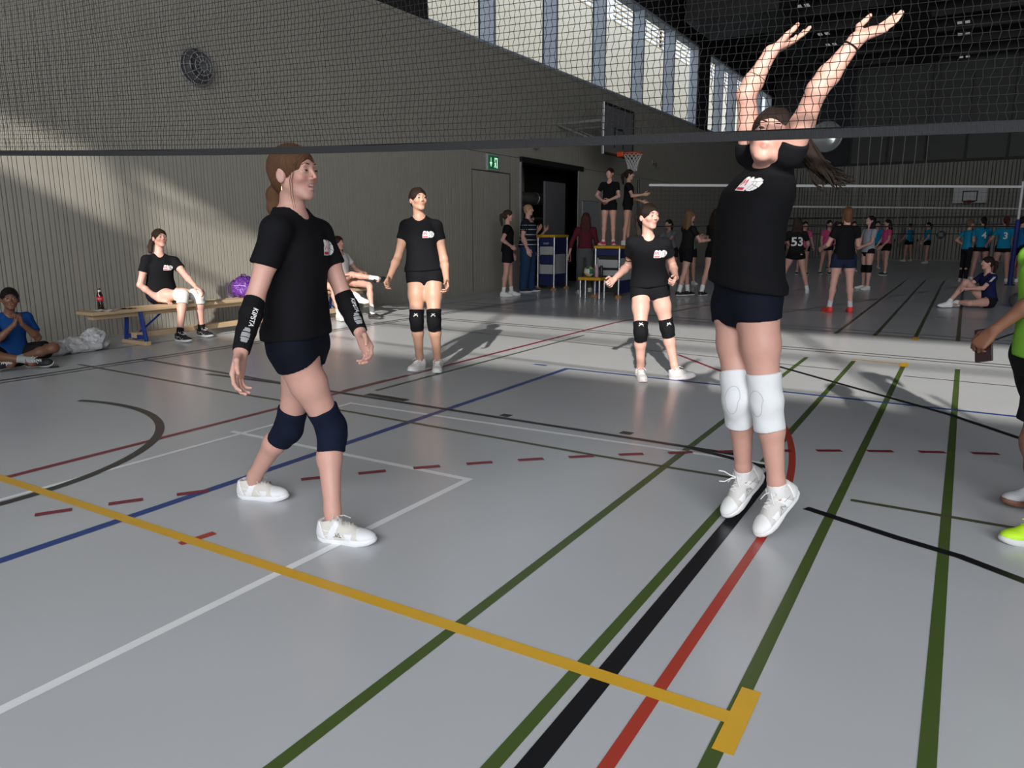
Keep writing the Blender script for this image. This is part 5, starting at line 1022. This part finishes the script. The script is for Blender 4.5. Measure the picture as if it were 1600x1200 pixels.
# ---- the two vaulting boxes by the wall
M_by = mat('yellow_pad', (.50, .27, .012), .5, noise=.1); M_bb = mat('navy_board', (.008, .012, .075), .5); M_bw = mat('light_grey_board', (.32, .33, .33), .5)
def vault(label, x0, x1, y0, y1, H, rowsA, rowsB, step=None):
    e = empty('vaulting_box', ((x0+x1)/2, (y0+y1)/2, 0), label, 'box'); hx, hy = (x1-x0)/2, (y1-y0)/2
    MB().box(-hx-.03, hx+.03, -hy-.03, hy+.03, H-.06, H, bev=.015).build('padded_top', M_by, e)
    for z0, z1, c in rowsA: MB().box(-hx+.04, hx-.04, -hy+.01, -hy+.04, z0, z1, bev=.004).build('end_board', (M_bb, M_bw)[c], e)
    for z0, z1, c in rowsB: MB().box(hx-.04, hx-.01, -hy+.05, hy-.05, z0, z1, bev=.004).build('side_board', (M_bb, M_bw)[c], e); MB().box(-hx+.01, -hx+.04, -hy+.05, hy-.05, z0, z1).build('side_board', (M_bb, M_bw)[c], e)
    MB().box(-hx+.05, hx-.05, -hy+.06, hy-.06, .1, H-.1).build('core', M_black, e)
    for x in (-hx, hx):
        for y in (-hy, hy): MB().lathe([(.022, .03), (.022, H-.05)], 14, (x, y, 0)).build('steel_post', M_steel, e, True); MB().lathe([(.07, 0), (.075, .03), (.05, .055)], 16, (x, y, 0)).build('wooden_foot', mat('orange_wood', (.38, .19, .07), .5), e, True)
    return e
rA = ((1.0, 1.18, 0), (.80, .985, 1), (.59, .785, 0), (.36, .575, 1), (.10, .345, 0))
v1 = vault('tall navy and grey striped vaulting box with yellow top beside the man', -8.46, -8.04, 15.2, 15.85, 1.25, rA, ((.82, 1.18, 0), (.36, .81, 1), (.10, .35, 0)))
for y_, nm_ in ((-.335, 0),):
    V, F_ = text_mesh('SPORT', .06, True); MB().add([(v[0]*.8, -.327+.008, 1.05+v[1]) for v in V], F_).build('lettering', mat('faded_print', (.35, .37, .42), .6), v1)
v2 = vault('vaulting box with yellow top carrying the two girls', -6.45, -5.93, 14.0, 15.2, 1.04, ((.84, .97, 0), (.60, .76, 1), (.44, .55, 1)), ((.80, .97, 0), (.34, .79, 1), (.08, .33, 0)))
st = empty('low_step', (-6.36, 13.74, 0), 'low yellow topped step in front of the vaulting box', 'step'); MB().box(-.28, .22, -.16, .16, .36, .42, bev=.012).build('padded_top', M_by, st)
for x in (-.24, .18):
    for y in (-.12, .12): MB().lathe([(.02, 0), (.02, .36)], 12, (x, y, 0)).build('steel_post', M_steel, st, True)
def ball(name, label, c, r, cols, parent=None):
    e = empty(name, c, label, 'ball'); n = 24; m = 16; me = MB(); 
    V = [(0, 0, r)]; 
    mb = MB(); prof = [(r*math.sin(math.pi*i/m), -r*math.cos(math.pi*i/m)) for i in range(1, m)]; mb.lathe(prof, n); mb.mi = [((q % n)//4+(q//n)//5) % len(cols) for q in range(len(mb.f))]; mb.build('ball_skin', [mat('ball_'+hexname(c_), c_, .5) for c_ in cols], e, True); return e
ball('volleyball', 'green and yellow ball lying on the low step', (-6.47, 13.74, .527), .105, ((.02, .12, .09), (.5, .4, .06), (.5, .5, .48)))
ball('volleyball', 'dark ball flying over the far court', (-.64, 24, 1.24), .115, ((.03, .04, .05), (.10, .11, .10)))
for x, c_, lab, hh in ((-6.30, (.45, .28, .34), 'pink drinking bottle on the low step', .26), (-6.20, (.015, .015, .018), 'black drinking bottle on the low step', .29)):
    e = empty('drink_bottle', (x, 13.74, .42), lab, 'bottle'); MB().lathe([(.03, 0), (.036, .01), (.036, hh*.7), (.018, hh*.82)], 18).build('bottle_body', mat('bottle_'+hexname(c_), c_, .4), e, True); MB().lathe([(.02, hh*.8), (.02, hh), (.014, hh+.005)], 14).build('cap', mat('cap_grey', (.3, .3, .3), .4), e, True)
# ================================================================== PEOPLE FARTHER BACK
def ring(E, base, I, ts, w, m, name='shirt_stripe'):
    """stripe woven round the shirt at height t"""
    T, J, sp, r0 = I['T'], I['J'], I['sp'], I['r0']; L = np.linalg.norm(J['nek']-J['pel']); f = nz(np.cross(sp, r0))
    for t in ts:
        V = []; F = []; n = 40
        for i in range(n):
            a = 2*math.pi*i/n; d = r0*math.cos(a)+f*math.sin(a)
            for dz in (-w/2, w/2): V.append((J['pel']+sp*(L*t+dz)+d*.24, -d))
        P = np.array([v[0] for v in V]); D = np.array([v[1] for v in V]); Q = on_surface(T, P, D)-D*.002-base
        for i in range(n): j = (i+1) % n; F.append((2*i, 2*j, 2*j+1, 2*i+1))
        MB().add([tuple(q) for q in Q], F).build(name, m, E)
def back_text(E, base, I, txt, size, t=.62, m=None):
    J, sp, r1 = I['J'], I['sp'], I['r1']; L = np.linalg.norm(J['nek']-J['pel']); V, F = text_mesh(txt, size, True)
    decal('printed_number', E, base, I['T'], J['pel']+sp*L*t-J['F']*.12, r1, sp, V, F, m or M_print_w, .003)
PINK = (.55, .07, .20); TEAL = (.012, .23, .40); BK = 31; RT = -59; LF = 121; FRONT = 211
wb_ = dict(skin='fair2')
# by the door
person('girl in black standing with hand on hip beside the flush door', pose(1.74, (-8.09, 13.25), RT, legL=(6, 2, 2), legR=(-4, 3, 4), armR=(-20, 25, 0), foreR=(-.55, .7, -.5), armL=(-5, 10, 30)), 1.74, skin='fair2', hair=(.045, .028, .018), shirt=BLACK, shorts=BLACK, sl=.55, hem=-.02, socks=WHITE, sock_h=.13, shoes=(WHITE, WHITE), vox=.0125)
E, b_, I = person('man in navy striped polo shirt and blue jeans at the store room doorway', pose(1.90, (-8.30, 14.45), -75, legL=(3, 4, 2), legR=(-3, 4, 2), armR=(-8, 14, 25), foreR=(-.15, .35, -.95), armL=(-6, 14, 20)), 1.90, skin='fair', hair=(.36, .22, .13), style='short', shirt=(.012, .014, .022), shorts=(.018, .045, .10), long_pants=True, hem=-.03, sleeve=.62, fat=1.38, shoes=((.03, .03, .04), (.6, .6, .6)), vox=.0125, ease=1.0)
ring(E, b_, I, (.06, .24, .44, .64, .80), .014, mat('pale_stripe', (.38, .44, .47), .8))
person('person in dark clothes raising a hand to the face behind the man', pose(1.72, (-9.0, 15.75), -75, armL=(30, 10, 110), armR=(25, 12, 120)), 1.72, vox=.0145, skin='tan', hair=(.012, .01, .009), style='short', shirt=(.012, .012, .013), shorts=(.01, .01, .012), long_pants=True, shoes=((.03, .03, .03), (.3, .3, .3)))
E, b_, I = person('woman with long dark red hair in maroon sweater and grey jeans seen from behind', pose(1.70, (-6.90, 14.45), 25, legL=(10, 2, 4), legR=(-14, 2, 22), armL=(5, 22, 10), armR=(10, 12, 60)), 1.70, skin='fair2', hair=(.055, .014, .014), style='long', shirt=(.085, .012, .022), sleeves_long=True, shorts=(.075, .078, .08), long_pants=True, hem=.14, shoes=((.50, .47, .42), (.5, .5, .48)), vox=.0125)
o = tag(MB().box(-.035, .035, -.01, .01, -.08, .08, bev=.006).build('pink_phone', mat('pink_case', (.65, .05, .22), .4)), 'pink phone held low by the woman in maroon', 'phone'); o.location = Vector(I['J']['wrL']+nz(I['J']['haL']-I['J']['wrL'])*.10+I['J']['pnL']*.03); MB().box(-.031, .031, -.0115, -.0098, -.074, .074).build('screen', mat('phone_screen'), o)
person('left girl in black standing on the vaulting box with pink shoes', pose(1.50, (-6.30, 14.27), 190, z0=1.04, legL=(1, 2, 2), legR=(0, 2, 2), armR=(-10, 28, 0), foreR=(-.6, .5, -.45), armL=(10, 12, 30), foreL=(-.6, .5, -.3), hy=-10, out=20), 1.50, skin='fair2', hair=(.02, .012, .01), style='bun', shirt=BLACK, shorts=BLACK, sl=.30, shoes=((.70, .06, .16), (.6, .55, .5)), socks=(.6, .6, .6), sock_h=.05, vox=.0125, z0=1.04, group=None)
person('right girl in black standing on the vaulting box pointing sideways', pose(1.50, (-6.10, 14.78), -70, z0=1.04, legL=(2, 3, 2), legR=(-3, 3, 3), armL=(15, 8, 55), armR=(20, 14, 10), foreR=(.1, .95, .1), out=15), 1.50, skin='tan', hair=(.022, .012, .01), shirt=BLACK, shorts=BLACK, sl=.28, shoes=((.5, .5, .52), (.6, .6, .6)), vox=.0125, z0=1.04)
# behind the centre right player
person('person in a grey shirt turned aside, far behind the sunlit player', pose(1.62, (-6.35, 18.3), 160, lean=14, armL=(50, 10, 40), armR=(40, 10, 60)), 1.62, vox=.0145, skin='fair2', hair=(.012, .010, .009), shirt=(.16, .17, .19), shorts=(.012, .012, .015), sl=.45)
person('person in a pale green shirt facing forward, far behind the sunlit player', pose(1.60, (-5.98, 18.6), 215, armL=(30, 10, 70), armR=(20, 10, 80)), 1.60, vox=.0145, skin='fair2', hair=(.012, .010, .009), style='short', shirt=(.15, .20, .18), shorts=(.012, .012, .018), sl=.45)
person('player in black with long blond hair leaning beside a darker-haired player', pose(1.74, (-4.95, 15.2), -40, lean=4, legL=(12, 2, 4), legR=(-12, 3, 6), armL=(30, 12, 70), armR=(25, 14, 70)), 1.74, vox=.0130, skin='fair2', hair=(.16, .09, .045), style='long', shirt=(.010, .010, .011), shorts=BLACK, sl=.5, socks=WHITE, sock_h=.16, shoes=((.012, .012, .012), (.5, .5, .5)))
person('dark-haired player in black partly hidden by the player at the net', pose(1.78, (-4.42, 15.4), -30, legL=(-10, 3, 4), legR=(12, 2, 4), armL=(10, 14, 30), armR=(15, 12, 40)), 1.78, vox=.0130, skin='fair2', hair=(.02, .013, .01), style='long', shirt=(.010, .010, .011), shorts=BLACK, sl=.35, socks=WHITE, sock_h=.16, shoes=((.012, .012, .012), (.5, .5, .5)))
# middle courts
E, b_, I = person('player in black jersey number 53 standing legs wide, back turned', pose(1.64, (-3.12, 17.0), 20, lean=12, legL=(6, 18, 8), legR=(4, 14, 10), armL=(25, 20, 40), armR=(25, 22, 40)), 1.64, vox=.0130, skin='fair', hair=(.035, .018, .014), style='long', shirt=(.012, .012, .013), shorts=BLACK, sl=.30, sleeve=.62, socks=WHITE, sock_h=.12, shoes=((.6, .6, .6), (.5, .5, .5)))
back_text(E, b_, I, '53', .26, .52); back_text(E, b_, I, 'ANNA', .07, .86) if False else None
person('man in black t-shirt, navy shorts and red shoes seen from behind', pose(1.69, (-1.70, 13.35), 28, legL=(0, 6, 3), legR=(0, 5, 3), armL=(20, 14, 55), armR=(18, 14, 55)), 1.69, vox=.0115, skin='fair', hair=(.13, .060, .028), style='bob', shirt=(.008, .008, .009), shorts=(.012, .020, .045), sl=.42, hem=-.06, sleeve=.5, socks=(.55, .55, .55), sock_h=.13, shoes=((.72, .045, .035), (.72, .05, .04)), ease=1.02)
person('player in grey t-shirt and black knee pads looking up to the left', pose(1.66, (-1.93, 19.1), LF+8, legL=(3, 3, 3), legR=(-2, 4, 3), armL=(15, 10, 55), armR=(18, 10, 50), hp=20), 1.66, vox=.0130, skin='fair', hair=(.012, .010, .009), style='long', shirt=(.30, .32, .36), shorts=BLACK, sl=.16, hem=-.08, pads=(BLACK, .10, .10, .010), shoes=(WHITE, WHITE))
for (lab, at, hd_, h, sh, hr, st, extra) in (
    ('player in pink shirt beyond the player at the net, facing right', (-4.9, 24.3), RT, 1.66, PINK, (.05, .02, .015), 'bun', {}),
    ('player in pink half hidden behind jersey 53, on its left', (-4.35, 24.8), 200, 1.62, PINK, (.015, .011, .01), 'pony', {}),
    ('player in pink half hidden behind jersey 53, on its right', (-3.75, 25.4), 215, 1.66, PINK, (.015, .011, .01), 'pony', {}),
    ('player in dark blue behind jersey 53, rightmost of that group', (-3.45, 26.2), LF, 1.62, (.015, .03, .14), (.012, .01, .009), 'short', {}),
    ('player in pink leaning right, left of the man in red shoes', (-4.2, 29.3), RT, 1.70, PINK, (.04, .018, .014), 'pony', dict(lean=14)),
    ('player with pale shirt peeking behind the man in red shoes', (-3.35, 28.0), 200, 1.66, (.45, .45, .45), (.03, .02, .015), 'bun', {}),
    ('player in pink with long ponytail facing left behind the grey shirt', (-2.12, 25.9), LF, 1.68, PINK, (.014, .010, .009), 'long', {}),
    ('player in turquoise behind the pink player with the ponytail', (-2.85, 30.5), 190, 1.70, TEAL, (.014, .010, .009), 'bun', {}),
    ('left one of two players in turquoise near the far wall', (-2.30, 39.3), BK+20, 1.70, TEAL, (.012, .010, .009), 'short', {}),
    ('right one of two players in turquoise near the far wall', (-1.46, 37.0), LF-10, 1.72, TEAL, (.012, .010, .009), 'pony', {})):
    person(lab, pose(h, at, hd_, lean=extra.get('lean', 2), legL=(4, 3, 3), legR=(-4, 3, 4), armL=(10, 12, 35), armR=(8, 12, 25)), h, vox=.0170, skin='fair2', hair=hr, style=st, shirt=sh, shorts=BLACK, sl=.35, hem=-.03, shoes=((.03, .03, .03), (.6, .6, .6)) if sh == PINK else ((.55, .55, .55), (.6, .6, .6)), socks=(.5, .5, .5), sock_h=.06)
LG = (.010, .010, .012)
person('turquoise player with hand on hip and black leggings, left of the huddle', pose(1.62, (.02, 23.6), RT+10, legL=(2, 3, 2), legR=(-4, 4, 2), armL=(-20, 35, 0), foreL=(-.6, .5, -.5), armR=(-20, 30, 0), foreR=(-.6, .5, -.5)), 1.62, vox=.0155, skin='tan', hair=(.16, .09, .05), style='bun', shirt=TEAL, shorts=LG, long_pants=True, shoes=((.5, .35, .4), (.5, .5, .5)), fat=.92)
E, b_, I = person('turquoise player with number 4 on the back in the huddle', pose(1.72, (.36, 24.6), 20, lean=6, legL=(4, 5, 3), legR=(0, 6, 3), armL=(15, 12, 40), armR=(15, 12, 40)), 1.72, vox=.0155, skin='fair2', hair=(.014, .010, .009), style='pony', shirt=TEAL, shorts=LG, sl=.30, hem=-.04); back_text(E, b_, I, '4', .24, .60)
E, b_, I = person('turquoise player with number 3 and auburn ponytail in the huddle', pose(1.70, (.84, 24.1), 10, legL=(2, 5, 3), legR=(0, 5, 3), armL=(10, 25, 50), armR=(10, 16, 30)), 1.70, vox=.0155, skin='fair2', hair=(.09, .025, .018), style='pony', shirt=TEAL, shorts=LG, sl=.30, hem=-.04); back_text(E, b_, I, '3', .24, .60)
person('player in dark blue turned right at the right end of the huddle', pose(1.70, (1.22, 24.3), RT, armL=(10, 12, 60), armR=(10, 12, 60)), 1.70, vox=.0155, skin='tan', hair=(.014, .010, .009), style='short', shirt=(.015, .12, .30), shorts=LG, sl=.5)
person('player with a white sleeve at the right edge beyond the huddle post', pose(1.74, (1.45, 19.9), LF+30, armL=(5, 12, 12), armR=(8, 14, 10)), 1.74, vox=.0145, skin='tan', hair=(.014, .010, .009), style='short', shirt=(.35, .36, .36), sleeves_long=True, shorts=LG, sl=.6)
# girl in navy sitting on the floor
SF = nz(-CR); SR = A3((SF[1], -SF[0], 0))
sg_ = local((.42, 15.42, 0), SF, dict(pel=(0, 0, .13), nek=(0, .06, .60), hed=(0, .10, .78), hpR=(.088, 0, .12), hpL=(-.088, 0, .12), knR=(.10, .36, .46), knL=(-.16, .42, .10), anR=(.04, .66, .10), anL=(.06, .52, .10), shR=(.165, .06, .565), shL=(-.165, .06, .565), elR=(.18, .24, .40), elL=(-.17, .22, .36), wrR=(.08, .40, .38), wrL=(-.02, .40, .34), haR=(.02, .46, .36), haL=(.05, .44, .32)))
sg_['F'] = SF; sg_['HF'] = nz(SF+SR*.1); sg_['toeR'] = SF; sg_['toeL'] = nz(SF+SR*.8); sg_['tupL'] = nz(UP*.6-SR*.8)
E, b_, I = person('girl in navy sports shirt with white sleeve stripes sitting on the floor', sg_, 1.62, vox=.0125, skin='fair', hair=(.018, .012, .01), style='pony', shirt=(.010, .014, .055), shorts=LG, sl=.25, hem=-.02, sleeve=.62, shoes=(WHITE, WHITE), socks=WHITE, sock_h=.08, z0=None)
T_ = I['T']; J_ = I['J']
for dx in (-.014, 0, .014):
    P = np.array([J_['nek']+(J_['shL']-J_['nek'])*t*1.0+UP*.12+SF*dx for t in (.45, .7, .95)]+[J_['shL']+(J_['elL']-J_['shL'])*t-SR*.12+UP*.05+SF*dx for t in (.15, .35, .55)]); D = np.array([-UP]*3+[nz(SR*.95-UP*.3)]*3); Q = on_surface(T_, P, D)-D*.004-b_
    MB().tube([tuple(q) for q in Q], .0035, 5).build('sleeve_stripe', M_print_w, E)
# people and bags behind her at the right edge
bs = local((1.35, 17.3, 0), nz(-CR-CF*.5), dict(pel=(0, 0, .13), nek=(0, .06, .60), hed=(0, .10, .78), hpR=(.088, 0, .12), hpL=(-.088, 0, .12), knR=(.20, .34, .30), knL=(-.20, .34, .30), anR=(.04, .52, .10), anL=(-.06, .52, .10), shR=(.165, .06, .565), shL=(-.165, .06, .565), elR=(.20, .22, .36), elL=(-.20, .22, .36), wrR=(.08, .38, .30), wrL=(-.08, .38, .30), haR=(.02, .44, .28), haL=(-.02, .44, .28)))
bs['F'] = nz(-CR-CF*.5)
person('person in dark clothes sitting on the floor by the blue padded post', bs, 1.62, vox=.0145, skin='tan', hair=(.012, .01, .009), style='short', shirt=(.02, .022, .026), shorts=LG, long_pants=True, sleeves_long=True, shoes=((.03, .03, .03), (.4, .4, .4)), z0=None)
for x, y, c_, lab, r_ in ((1.02, 15.9, (.05, .05, .055), 'grey sports bag on the floor behind the seated girl', .7), (1.62, 16.6, (.012, .012, .014), 'black sports bag on the floor at the right edge', .2)):
    e = empty('sports_bag', (x, y, 0), lab, 'bag', rz=r_); S = SDF(); S.add(Cone((-.20, 0, .13), (.20, 0, .13), .13, .13), .02); S.noise = (.012, 28, rand_dirs(4, int(x*100))); S.sub(Half((0, 0, .004), (0, 0, -1), None), .01)
    sdf_obj('bag_body', S, .012, mat('bag_'+hexname(c_), c_, .6, noise=.3, nscale=20), e, A3((0, 0, 0))); MB().tube([(-.1, -.06, .24), (-.05, -.05, .34), (.05, -.05, .34), (.1, -.06, .24)], .012, 6).build('handle', M_black, e, True)
